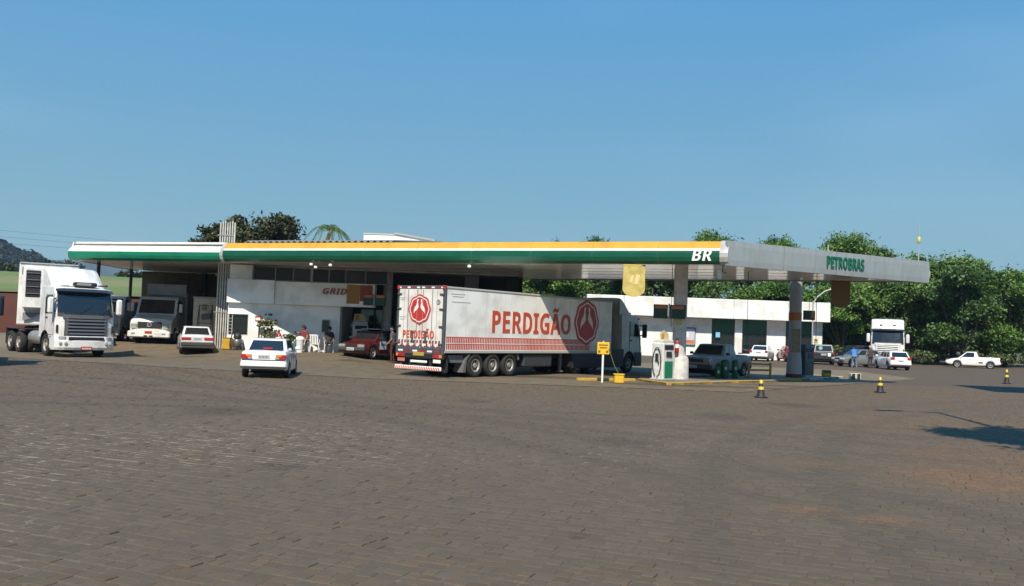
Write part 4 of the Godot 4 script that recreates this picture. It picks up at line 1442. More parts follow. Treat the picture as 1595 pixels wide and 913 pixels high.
	text("GRID", 0.32, 0.03, M("sign red orange", 0.3, 0.05, 0.02, 0.6), o, Transform3D(bb * Basis(Vector3(1.25, 0, 0), Vector3(0.25, 1, 0), Vector3(0, 0, 1)), P(sc.x, 3.72, sc.y) - o.position), "sign_lettering")
	part("sign_panel", wall_piece(S.new(), Vector2(-8.85, 49.84), Vector2(-8.15, 49.82), 3.1, 4.12, 0.05), M("sign amber", 0.33, 0.17, 0.03, 0.6), o, true)
	part("sign_panel", wall_piece(S.new(), Vector2(-8.15, 49.82), Vector2(-7.45, 49.775), 3.25, 4.12, 0.05), M("sign red orange", 0.3, 0.05, 0.02, 0.6), o, true)
	# notice board
	var nb := thing("notice_board", "small glazed notice board on the shaded wall near the shop entrance", "notice board", P(-10.0, 1.85, 50.36))
	part("panel", S.new().box(Vector3(0, 0, 0), Vector3(0.36, 0.62, 0.03), 0.005), M("board olive", 0.03, 0.04, 0.025, 0.3), nb)
	part("frame", S.new().box(Vector3(0.2, 0, 0.01), Vector3(0.04, 0.68, 0.05)).box(Vector3(-0.2, 0, 0.01), Vector3(0.03, 0.68, 0.05)).box(Vector3(0, 0.33, 0.01), Vector3(0.38, 0.03, 0.05)).box(Vector3(0, -0.33, 0.01), Vector3(0.38, 0.03, 0.05)), frame, nb)
	for q in [[0.27, 0.0, 2.12, 0.3, 0.3, "sign red white"], [0.43, 0.0, 1.98, 0.14, 0.26, "red sign"]]:
		var c: Vector2 = at.call(q[0])
		var ws := thing("wall_sign", "red bordered white warning sign on the sunlit wall right of the window" if q[0] < 0.3 else "small red fire sign on the wall above the extinguisher", "sign", P(c.x, q[2], c.y - 0.02))
		part("panel", S.new().box(Vector3.ZERO, Vector3(q[3], q[4], 0.02), 0.003), M("sign red", 0.5, 0.03, 0.03, 0.5), ws)
		part("face", S.new().box(Vector3(0, -0.02, 0.012), Vector3(q[3] * 0.8, q[4] * 0.45, 0.01)), M("sign white", 0.75, 0.75, 0.73, 0.5), ws)
	var ws2 := thing("wall_plate", "pair of dark grey plates on the sunlit wall above the tall plant", "sign", P(at.call(0.365).x, 2.36, at.call(0.365).y - 0.02))
	part("plate", S.new().box(Vector3(-0.16, 0, 0), Vector3(0.1, 0.1, 0.02), 0.003), M("plate slate", 0.09, 0.1, 0.12, 0.5), ws2)
	part("plate", S.new().box(Vector3(0.08, 0, 0), Vector3(0.22, 0.12, 0.02), 0.003), M("plate slate", 0.09, 0.1, 0.12, 0.5), ws2)
	# white plant room on the roof
	var r := thing("rooftop_room", "white rooftop room with grey roof edge above the canopy", "building", P(-7.0, 5.5, 58.0))
	part("wall", S.new().plate(PackedVector2Array([Vector2(-2.15, 0), Vector2(2.1, 0), Vector2(2.1, 1.72), Vector2(-0.2, 2.05), Vector2(-2.15, 2.0)]), 3.0, Transform3D(Basis(), Vector3(0, 0, -1.5))), wall, r)
	part("roof_edge", S.new().plate(PackedVector2Array([Vector2(-0.25, 2.06), Vector2(2.2, 1.71), Vector2(2.2, 1.82), Vector2(-0.25, 2.17)]), 3.2, Transform3D(Basis(), Vector3(0, 0, -1.6))), frame, r)
	part("roof_edge", S.new().box(Vector3(-1.2, 2.04, 0), Vector3(1.95, 0.06, 3.1)), M("roof edge pale", 0.5, 0.5, 0.45, 0.6), r)
	# wall foot objects
	var bin := thing("yellow_bin", "square yellow bin on the ground at the pipes", "bin", P(-15.15, elev(-15.15, 50.0), 49.95))
	part("bin_body", S.new().box(Vector3(0, 0.31, 0), Vector3(0.42, 0.6, 0.4), 0.03), M("bin yellow", 0.5, 0.3, 0.02, 0.5, 0, {"dirt": 1, "scale": 1.0}), bin)
	part("rim", S.new().box(Vector3(0, 0.63, 0), Vector3(0.46, 0.04, 0.44), 0.012), M("bin yellow dark", 0.3, 0.17, 0.02, 0.5), bin)
	var vac := thing("vacuum_cleaner", "dull steel drum vacuum cleaner at the foot of the window", "vacuum cleaner", P(-14.55, elev(-14.5, 49.9), 49.75))
	var up := Transform3D(Basis(Vector3.RIGHT, -PI / 2), Vector3.ZERO)
	part("drum", S.new().lathe([[0.2, 0.12], [0.27, 0.14], [0.27, 0.52], [0.24, 0.56], [0.1, 0.6]], 18, up), M("drum steel", 0.25, 0.26, 0.24, 0.35, 0.7, {"dirt": 1, "scale": 1.5}), vac)
	part("head", S.new().lathe([[0.2, 0.6], [0.22, 0.7], [0.17, 0.86], [0.05, 0.92]], 16, up), M("dark trim", 0.02, 0.02, 0.022, 0.5), vac)
	part("hose", S.new().path([Vector3(0.24, 0.4, 0.1), Vector3(0.4, 0.25, 0.15), Vector3(0.42, 0.04, 0.05), Vector3(0.2, 0.03, 0.32), Vector3(-0.3, 0.03, 0.3), Vector3(-0.38, 0.4, 0.05), Vector3(-0.25, 1.1, -0.05)], 0.03), M("dark trim", 0.02, 0.02, 0.022, 0.5), vac)
	for k in 3: part("castor", S.new().box(Vector3(cos(k * 2.1) * 0.2, 0.06, sin(k * 2.1) * 0.2), Vector3(0.07, 0.12, 0.07), 0.02), M("dark trim", 0.02, 0.02, 0.022, 0.5), vac)
	var tp := thing("tyre_inflator", "black tyre inflator post with round dial by the wall", "air pump", P(-13.45, elev(-13.4, 49.9), 49.85))
	part("post", S.new().tube(Vector3.ZERO, Vector3(0, 1.25, 0), 0.04), M("dark trim", 0.02, 0.02, 0.022, 0.5), tp)
	part("head", S.new().box(Vector3(0, 1.4, 0), Vector3(0.2, 0.36, 0.14), 0.05), M("dark trim", 0.02, 0.02, 0.022, 0.5), tp)
	part("dial", S.new().lathe([[0.075, 0.0], [0.075, 0.02]], 14, Transform3D(Basis(), Vector3(0, 1.36, 0.07))), M("sign white", 0.75, 0.75, 0.73, 0.5), tp)
	var pot := thing("potted_plant", "tall leafy plant in a pot against the sunlit wall", "plant", P(-12.95, elev(-12.9, 49.6), 49.6))
	part("pot", S.new().lathe([[0.2, 0.0], [0.27, 0.4], [0.29, 0.42], [0.25, 0.42]], 16, up), M("pot clay", 0.2, 0.09, 0.05, 0.8), pot)
	part("stem", S.new().tube(Vector3(0, 0.4, 0), Vector3(0.05, 1.5, 0), 0.03, 0.015).tube(Vector3(0, 0.5, 0), Vector3(-0.2, 1.2, 0.1), 0.02, 0.01), M("bark", 0.11, 0.085, 0.06, 0.9), pot)
	part("foliage", leafy([[Vector3(0.02, 1.35, 0), Vector3(0.4, 0.42, 0.3), 0.2], [Vector3(0, 0.8, 0), Vector3(0.5, 0.36, 0.3), 0.2]], 34, 9, 0.12, 77, [0.07, 0.1, 0.03, 0.16, 0.17, 0.07]), leaf_mat(), pot).set_meta("kind", "stuff")
	var ex := thing("fire_extinguisher", "large red fire extinguisher with white label by the plant", "extinguisher", P(-12.3, elev(-12.3, 49.6) + 0.02, 49.6))
	part("cylinder", S.new().lathe([[0.1, 0.0], [0.15, 0.04], [0.15, 0.75], [0.1, 0.88], [0.04, 0.94]], 16, up), M("extinguisher red", 0.42, 0.02, 0.015, 0.3), ex)
	part("label", S.new().lathe([[0.153, 0.5], [0.153, 0.74]], 16, up), M("sign white", 0.75, 0.75, 0.73, 0.5), ex)
	part("valve", S.new().box(Vector3(0, 1.0, 0), Vector3(0.06, 0.12, 0.06), 0.01).box(Vector3(0.06, 1.07, 0), Vector3(0.2, 0.03, 0.03), 0.005), M("dark trim", 0.02, 0.02, 0.022, 0.5), ex)
	part("hose", S.new().path([Vector3(-0.03, 1.0, 0.03), Vector3(-0.2, 0.9, 0.05), Vector3(-0.2, 0.45, 0.06), Vector3(-0.15, 0.3, 0.08)], 0.015), M("dark trim", 0.02, 0.02, 0.022, 0.5), ex)
	var sp := thing("small_plant", "low spiky plant right of the fire extinguisher", "plant", P(-11.75, elev(-11.7, 49.7), 49.75))
	part("pot", S.new().lathe([[0.13, 0.0], [0.18, 0.3], [0.16, 0.3]], 14, up), M("pot clay", 0.2, 0.09, 0.05, 0.8), sp)
	part("foliage", leafy([[Vector3(0, 0.62, 0), Vector3(0.45, 0.3, 0.3), 0.22]], 14, 8, 0.15, 79, [0.05, 0.1, 0.03, 0.13, 0.17, 0.06]), leaf_mat(), sp).set_meta("kind", "stuff")
	var jb := thing("green_jug", "green plastic jug on the ground at the end of the sunlit wall", "jug", P(-11.35, elev(-11.4, 49.5), 49.5))
	part("jug_body", S.new().lathe([[0.14, 0.0], [0.16, 0.05], [0.16, 0.5], [0.06, 0.62]], 14, up), M("jug green", 0.02, 0.25, 0.09, 0.35), jb)
	part("cap", S.new().lathe([[0.065, 0.62], [0.065, 0.7]], 12, up), M("dark trim", 0.02, 0.02, 0.022, 0.5), jb)
	var wb := thing("white_bin", "tall white waste bin in front of the seated men", "bin", P(-10.95, elev(-10.95, 48.6), 48.6))
	part("bin_body", S.new().lathe([[0.17, 0.0], [0.21, 0.66], [0.22, 0.68]], 16, up), M("plastic white", 0.75, 0.75, 0.74, 0.45), wb)
	part("lid", S.new().lathe([[0.23, 0.68], [0.2, 0.8], [0.08, 0.85]], 16, up), M("plastic white", 0.75, 0.75, 0.74, 0.45), wb)


# ---------------------------------------------------------------- garage
func garage() -> void:
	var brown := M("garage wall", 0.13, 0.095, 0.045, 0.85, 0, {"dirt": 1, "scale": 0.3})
	var o := thing("garage", "dark open garage with brown back wall under the side canopy", "garage", P(-20.0, 0.4, 60.0))
	for i in 6:
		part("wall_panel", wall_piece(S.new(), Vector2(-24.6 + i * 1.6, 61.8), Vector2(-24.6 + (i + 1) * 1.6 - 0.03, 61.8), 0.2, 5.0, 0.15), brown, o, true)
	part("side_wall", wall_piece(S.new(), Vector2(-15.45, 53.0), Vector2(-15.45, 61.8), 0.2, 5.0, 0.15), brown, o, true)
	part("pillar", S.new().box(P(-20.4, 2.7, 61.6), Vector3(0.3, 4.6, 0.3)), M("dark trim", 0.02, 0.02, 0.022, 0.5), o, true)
	var p := thing("wall_panel", "cream wall panel with grey cap beside the pale pipes", "wall", P(-17.6, elev(-17.6, 53.5), 53.6))
	part("panel", S.new().box(Vector3(0, 1.35, 0), Vector3(1.35, 2.7, 0.15), 0.01), M("cream render", 0.62, 0.57, 0.45, 0.75, 0, {"dirt": 1, "scale": 0.5}), p)
	part("cap", S.new().box(Vector3(0, 2.75, 0), Vector3(1.42, 0.12, 0.22), 0.01), M("frame grey", 0.35, 0.36, 0.36, 0.5), p)
	var st := thing("service_stand", "dark pipe stand holding a tank and tray in front of the cream panel", "stand", P(-17.45, elev(-17.4, 53.0), 53.0))
	var dk := M("stand iron", 0.05, 0.05, 0.045, 0.6)
	for q in [[-0.45, -0.3], [0.4, 0.42], [-0.35, -0.3], [0.5, 0.42]]:
		part("leg", S.new().tube(Vector3(q[0], 0, 0.1 if q[0] == -0.45 or q[0] == 0.4 else -0.2), Vector3(q[1], 2.35, 0), 0.022, 0.022, 6), dk, st)
	part("rail", S.new().tube(Vector3(-0.4, 1.3, 0.05), Vector3(0.5, 1.3, 0.05), 0.022, 0.022, 6).tube(Vector3(-0.3, 2.3, 0), Vector3(0.5, 2.3, 0), 0.022, 0.022, 6), dk, st)
	part("tank", S.new().box(Vector3(0.16, 1.68, 0.05), Vector3(0.55, 0.34, 0.3), 0.06, Basis(Vector3.BACK, 0.12)), M("tank grey", 0.1, 0.1, 0.1, 0.5), st)
	part("bucket", S.new().box(Vector3(0.0, 2.2, 0.05), Vector3(0.24, 0.36, 0.2), 0.04), M("olive tin", 0.2, 0.2, 0.09, 0.5), st)
	part("tray", S.new().box(Vector3(-0.3, 0.9, 0.1), Vector3(0.42, 0.18, 0.3), 0.05), M("olive tray", 0.25, 0.26, 0.1, 0.5), st)


# ---------------------------------------------------------------- shop behind on the right
func shop() -> void:
	var white := M("shop white", 0.8, 0.81, 0.79, 0.6, 0, {"dirt": 1, "scale": 0.15})
	var glass := M("window dark", 0.012, 0.016, 0.016, 0.06, 0, {"coat": 0.6})
	var gband := M("shop green band", 0.006, 0.075, 0.04, 0.5)
	var o := thing("shop_building", "low white shop with deep plain fascia and green topped windows", "building", P(19.0, 0, 88.0))
	var d := 86.6
	part("fascia", wall_piece(S.new(), Vector2(7.0, d), Vector2(29.7, d), 3.72, 5.55, 0.6, 0.04), white, o, true)
	part("fascia_return", wall_piece(S.new(), Vector2(29.7, d + 0.6), Vector2(29.7, 94), 3.72, 5.55, 0.3), white, o, true)
	for k in 4:
		part("panel_joint", S.new().box(P(10.5 + k * 5.1, 4.63, d - 0.003), Vector3(0.03, 1.8, 0.01)), M("seam grey", 0.2, 0.2, 0.2, 0.6), o, true)
	part("soffit", S.new().box(P(18.3, 3.76, d + 0.9), Vector3(22.4, 0.05, 1.4)), white, o, true)
	part("roof", S.new().box(P(18.3, 5.3, 90.5), Vector3(22.0, 0.1, 7.0)), white, o, true)
	var dw := 88.0
	for q in [[7.0, 9.6], [9.6, 19.0], [24.2, 26.0]]:
		part("wall", wall_piece(S.new(), Vector2(q[0], dw), Vector2(q[1] - 0.01, dw), 0, 3.72, 0.3), white, o, true)
	for q in [[21.15, 21.85], [28.5, 29.4]]:
		part("post", wall_piece(S.new(), Vector2(q[0], dw - 0.15), Vector2(q[1], dw - 0.15), 0, 3.72, 0.5), white, o, true)
	for q in [[19.0, 21.15], [21.85, 24.2], [26.0, 28.5]]:
		var w := part("window", wall_piece(S.new(), Vector2(q[0], dw + 0.12), Vector2(q[1], dw + 0.12), 0.5, 2.45, 0.05), glass, o, true)
		part("frame", wall_piece(S.new(), Vector2(q[0], dw + 0.08), Vector2(q[1], dw + 0.08), 2.36, 2.46, 0.05), M("dark trim", 0.02, 0.02, 0.022, 0.5), w)
		part("green_band", wall_piece(S.new(), Vector2(q[0], dw + 0.05), Vector2(q[1], dw + 0.05), 2.46, 3.72, 0.1), gband, w)
		part("low_wall", wall_piece(S.new(), Vector2(q[0], dw + 0.05), Vector2(q[1], dw + 0.05), 0.0, 0.5, 0.15), white, w)
		for k in range(1, 3):
			var x: float = lerpf(q[0], q[1], k / 3.0)
			part("mullion", wall_piece(S.new(), Vector2(x - 0.03, dw + 0.08), Vector2(x + 0.03, dw + 0.08), 0.5, 2.36, 0.05), M("dark trim", 0.02, 0.02, 0.022, 0.5), w)
	part("rear_wall", wall_piece(S.new(), Vector2(7.0, 94), Vector2(29.4, 94), 0, 5.3, 0.3), white, o, true)
	part("end_wall", wall_piece(S.new(), Vector2(29.4, dw), Vector2(29.4, 94), 0, 3.72, 0.3), white, o, true)
	var po := thing("poster_frame", "framed poster with orange lower edge on the shop wall", "poster", P(16.75, 1.2, 87.9))
	part("panel", S.new().box(Vector3(0, 0.75, 0), Vector3(1.25, 1.5, 0.05), 0.01), M("poster pale", 0.5, 0.53, 0.6, 0.5), po)
	part("frame", S.new().box(Vector3(-0.66, 0.75, 0.02), Vector3(0.08, 1.66, 0.08)).box(Vector3(0.66, 0.75, 0.02), Vector3(0.08, 1.66, 0.08)).box(Vector3(0, 1.56, 0.02), Vector3(1.3, 0.08, 0.08)).box(Vector3(0, -0.04, 0.02), Vector3(1.3, 0.08, 0.08)), M("plate slate", 0.09, 0.1, 0.12, 0.5), po)
	part("print", S.new().box(Vector3(0, 0.25, 0.03), Vector3(1.15, 0.34, 0.01)), M("digits orange", 0.5, 0.16, 0.04, 0.6), po)
	part("print", S.new().box(Vector3(-0.2, 0.9, 0.03), Vector3(0.5, 0.5, 0.01)), M("sign white", 0.75, 0.75, 0.73, 0.5), po)
	var sc := thing("blue_screen", "small bright blue screen in the shop window above the silver pickup", "screen", P(19.55, 2.2, 87.9))
	part("panel", S.new().box(Vector3.ZERO, Vector3(0.5, 0.62, 0.05), 0.01), M("dark trim", 0.02, 0.02, 0.022, 0.5), sc)
	part("print", S.new().box(Vector3(0, 0.02, 0.03), Vector3(0.4, 0.5, 0.01)), M("screen blue", 0.2, 0.5, 0.75, 0.4), sc)
	var ys := thing("yellow_notice", "small yellow notice on the last white post of the shop", "sign", P(28.8, 2.0, 87.8))
	part("panel", S.new().box(Vector3.ZERO, Vector3(0.36, 0.4, 0.03), 0.005), M("notice yellow", 0.45, 0.42, 0.12, 0.6), ys)
	part("print", S.new().box(Vector3(0, 0.03, 0.02), Vector3(0.26, 0.1, 0.01)), M("dark trim", 0.02, 0.02, 0.022, 0.5), ys)


# ---------------------------------------------------------------- trees
func trees() -> void:
	var fresh := [0.046, 0.118, 0.018, 0.135, 0.23, 0.038]
	var deep := [0.034, 0.086, 0.019, 0.1, 0.175, 0.036]
	var olive := [0.034, 0.046, 0.016, 0.085, 0.09, 0.032]
	var g := "trees behind the truck stop"
	# [x, depth, height, crown radius, seed, hue, low, label]
	var list := [
		[5.4, 112, 12.9, 4.0, 11, fresh, 0.25, "tree whose small top peeps over the yellow fascia above the badge of the trailer"],
		[9.5, 112, 13.6, 4.8, 12, fresh, 0.25, "tree with a flat top peeping over the yellow fascia above the hanging banner"],
		[15.5, 104, 11.4, 4.6, 13, deep, 0.2, "dark tree behind the shop, hidden by the canopy at its top"],
		[22.5, 106, 14.4, 5.0, 14, fresh, 0.25, "bright tree rising above the corner of the canopy"],
		[30.5, 108, 14.2, 4.2, 15, fresh, 0.3, "small topped tree above the grey end fascia near the corner"],
		[36.5, 104, 14.6, 5.4, 16, fresh, 0.2, "broad bright tree above the middle of the grey end fascia"],
		[43.0, 112, 14.0, 4.6, 17, deep, 0.2, "tree with an open top above the right part of the grey fascia"],
		[46.5, 98, 12.0, 5.2, 18, fresh, 0.12, "tall tree directly behind the high roofed white truck"],
		[44.5, 92, 10.7, 4.0, 19, deep, 0.12, "dense dark tree with trunk by the bend, left of the white pickup"],
		[51.5, 97, 10.5, 5.0, 20, fresh, 0.1, "leafy tree standing behind the cab of the white pickup"],
		[56.5, 102, 10.4, 5.2, 21, deep, 0.1, "dark green tree behind the load bed of the white pickup"],
		[60.5, 98, 11.0, 5.0, 22, fresh, 0.1, "last tree to the right beyond the white pickup"],
		[28.5, 99, 8.8, 4.0, 23, fresh, 0.1, "low bushy tree beside the right end wall of the shop"],
		[34.0, 96, 8.4, 4.0, 24, fresh, 0.08, "low leafy tree behind the people near the parked cars"],
		[39.5, 101, 9.0, 4.2, 25, deep, 0.1, "shaded low tree between the shop and the high roofed truck"],
		[33.8, 111, 13.2, 4.4, 31, deep, 0.2, "darker tree filling the gap beside the broad bright one above the grey fascia"],
		[40.0, 110, 13.0, 4.6, 32, fresh, 0.2, "rounded tree just right of the mast over the green letters"],
		[49.0, 107, 10.9, 4.4, 33, deep, 0.15, "dark tree between the tall one behind the truck and the pickup cab tree"],
		[42.6, 99, 11.6, 4.4, 34, fresh, 0.12, "tree beside the right end of the grey canopy fascia, above the high roofed truck"],
		[5.0, 104, 11.6, 4.6, 26, fresh, 0.2, "bright leafed tree seen under the canopy above the trailer roof"],
		[-2.5, 106, 11.2, 4.6, 27, deep, 0.2, "dark tree under the canopy at the left end of the leafy strip"],
		[11.5, 99, 10.6, 4.2, 28, fresh, 0.2, "tree seen under the canopy between the yellow banner and the column"],
		[19.0, 98, 10.4, 4.2, 29, deep, 0.2, "tree seen under the canopy right of the corner column"],
		[25.0, 99, 10.8, 4.0, 30, fresh, 0.2, "tree seen under the canopy left of the far column"],
	]
	for t in list:
		tree("broadleaf_tree", t[7], P(t[0], 0, t[1]), t[2], t[3] * 1.15, t[4], t[5], t[6] * 0.5, g, 2.2, 0.18)
	# a belt of smaller wood behind them, which closes the view to the horizon
	var belt := []
	rng.seed = 19
	for i in 130:
		belt.append([Vector3(-14 + i * 0.84, 0.9 + (8.6 if i < 62 else 5.4) * rng.randf(), -(119 + rng.randf() * 8.0)), Vector3(2.4, 2.2, 2.2), 1.3])
	var bw := part("wood_belt", leafy(belt, 2800, 44, 0.36, 87, [0.024, 0.055, 0.014, 0.065, 0.115, 0.026]), leaf_mat())
	tag(bw, "dense belt of wood behind the single trees", "wood", "", "stuff")
	tree("big_tree", "dark olive tree rising behind the garage roof and pipes", P(-24.0, 0.3, 78.0), 10.9, 3.9, 41, olive, 0.4, "", 1.25, 0.2)
	tree("big_tree", "dark olive tree behind the pale pipes, right of a similar one", P(-19.7, 0.3, 77.0), 10.9, 3.8, 42, olive, 0.4, "", 1.25, 0.2)
	palm("palm tree with drooping fronds behind the corrugated roof", P(-15.6, 0.2, 74.0), 8.9)
	# undergrowth along the edge of the yard
	var lob := []
	rng.seed = 66
	for i in 40:
		lob.append([Vector3(28 + i * 1.25, 0.7, -(90.5 + rng.randf() * 5.0)), Vector3(1.0, 0.8, 0.8), 0.5])
	var ug := part("undergrowth", leafy(lob, 420, 40, 0.16, 88, [0.04, 0.07, 0.02, 0.12, 0.15, 0.045]), leaf_mat())
	tag(ug, "scrubby undergrowth and weeds along the edge of the yard", "undergrowth", "", "stuff")
	# treeline on the field's crest
	var lob2 := []
	for i in 22:
		lob2.append([Vector3(-178 + i * 3.0 + rng.randf() * 2, 12.0 + rng.randf() * 1.4, -(236 + rng.randf() * 12)), Vector3(2.6, 1.6 + rng.randf(), 2.0), 1.4])
	for i in 3:
		lob2.append([Vector3(-101 + i * 2.4, 11.6, -(238 + rng.randf() * 6)), Vector3(1.8, 1.3, 1.6), 1.0])
	var tl := part("distant_thicket", leafy(lob2, 420, 40, 0.5, 89, [0.02, 0.035, 0.012, 0.05, 0.07, 0.02]), leaf_mat())
	tag(tl, "distant thicket along the crest of the green field", "thicket", "", "stuff")


# ---------------------------------------------------------------- lorries
func conventional(label: String, at: Vector3, turn: float, board := true) -> Node3D:
	var paint := M("lorry white", 0.74, 0.74, 0.73, 0.32, 0, {"coat": 0.5, "dirt": 1, "scale": 0.4})
	var dark := M("dark trim", 0.02, 0.02, 0.022, 0.5)
	var glass := M("car glass", 0.012, 0.016, 0.02, 0.04, 0, {"coat": 1.0})
	var clear := M("headlamp glass", 0.62, 0.62, 0.58, 0.06, 0.55, {"coat": 1.0})
	var black := M("chassis black", 0.016, 0.016, 0.016, 0.7)
	var rim := M("lorry rim", 0.34, 0.32, 0.28, 0.5, 0.2)
	var o := thing("bonneted_truck", label, "truck", at, turn)
	var pull := func(v: Vector2, z: float) -> Vector3:
		var t := clampf((v.x + 0.8) / 0.8, 0.0, 1.0)
		return Vector3(v.x - 0.2 * pow(absf(z) / 1.15, 4.0) * t, v.y - 0.12 * pow(absf(z) / 1.15, 4.0) * clampf((v.x + 1.4) / 0.6, 0, 1), z * (1.0 - 0.05 * clampf(v.y - 1.8, 0, 1)))
	var zs := [-1.15, -1.1, -0.9, -0.45, 0.0, 0.45, 0.9, 1.1, 1.15]
	var prof := [Vector2(0.0, 0.75), Vector2(0.03, 1.25), Vector2(-0.12, 1.46), Vector2(-1.05, 1.72), Vector2(-1.4, 2.58), Vector2(-1.6, 2.72), Vector2(-2.85, 2.78), Vector2(-2.85, 0.85)]
	for i in 9:
		var a := PI * i / 8
		prof.append(Vector2(-1.15 - 0.6 * cos(a), 0.55 + 0.58 * sin(a)) if i > 0 and i < 8 else Vector2(-1.15 - 0.6 * cos(a), 0.75))
	part("cab", S.new().sweep(prof, zs, pull), paint, o)
	var wq := [Vector3(-1.05, 1.74, 1.0), Vector3(-1.05, 1.74, -1.0), Vector3(-1.4, 2.56, -0.97), Vector3(-1.4, 2.56, 0.97)]
	part("windscreen", S.new().pane(wq, 0.0, 1.0, 0.03, 1.0, 0.015, 0.02), glass, o)
	part("grille", S.new().box(Vector3(0.02, 1.08, 0), Vector3(0.08, 0.36, 1.35), 0.03), dark, o)
	part("grille_star", S.new().lathe([[0.13, 0.0], [0.13, 0.03], [0.1, 0.03], [0.1, 0.0]], 16, Transform3D(Basis(Vector3.UP, PI / 2), Vector3(0.06, 1.1, 0))), M("alloy rim", 0.42, 0.42, 0.43, 0.4, 0.3), o)
	part("bumper", S.new().box(Vector3(0.06, 0.55, 0), Vector3(0.3, 0.36, 2.36), 0.06), paint, o)
	for s in [-1.0, 1.0]:
		part("headlight", S.new().box(Vector3(-0.03, 1.02, s * 0.88), Vector3(0.14, 0.26, 0.34), 0.04), clear, o)
		part("fog_lamp", S.new().box(Vector3(0.2, 0.58, s * 0.85), Vector3(0.04, 0.12, 0.24), 0.02), clear, o)
		part("side_window", S.new().plate(PackedVector2Array([Vector2(-1.25, 1.75), Vector2(-1.5, 2.52), Vector2(-2.2, 2.52), Vector2(-2.2, 1.75)]), 0.02, Transform3D(Basis(), Vector3(0, 0, s * 1.12 - 0.01))), glass, o)
		var mr := part("mirror", S.new().box(Vector3(-1.1, 2.1, s * 1.38), Vector3(0.08, 0.5, 0.2), 0.03), paint, o)
		part("mirror_arm", S.new().tube(Vector3(-1.2, 2.4, s * 1.1), Vector3(-1.1, 2.3, s * 1.36), 0.02), dark, mr)
		wheel(o, Vector3(-1.15, 0.48, s * 0.98), 0.48, 0.28, rim, s, 0.56)
		wheel(o, Vector3(-5.2, 0.48, s * 1.0), 0.48, 0.28, rim, s, 0.56)
	for k in 2: part("intake", S.new().box(Vector3(0.215, 0.45, -0.15 + k * 0.3), Vector3(0.03, 0.1, 0.2), 0.01), dark, o)
	part("licence_plate", S.new().box(Vector3(0.22, 0.66, 0.0), Vector3(0.02, 0.13, 0.4), 0.004), M("red plate", 0.42, 0.035, 0.02, 0.4), o)
	part("chassis", S.new().box(Vector3(-4.2, 0.75, 0), Vector3(5.0, 0.25, 0.9), 0.02).box(Vector3(-5.2, 0.48, 0), Vector3(0.25, 0.25, 1.6), 0.04), black, o)
	var cargo := part("cargo_body", S.new().box(Vector3(-5.2, 2.0 if board else 1.7, 0), Vector3(4.3, 2.1 if board else 1.4, 2.4), 0.04), M("cargo grey", 0.42, 0.43, 0.45, 0.5, 0, {"dirt": 1, "scale": 0.5}), o)
	if board: part("headboard", S.new().box(Vector3(-2.98, 3.2, 0), Vector3(0.12, 0.7, 2.3), 0.03), M("cargo grey", 0.42, 0.43, 0.45, 0.5), cargo)
	for s in ([-1.0, 0.0, 1.0] if board else []): part("headboard_post", S.new().box(Vector3(-2.98, 2.85, s * 1.05), Vector3(0.1, 1.4, 0.12), 0.02), M("cargo grey", 0.42, 0.43, 0.45, 0.5), cargo)
	return o


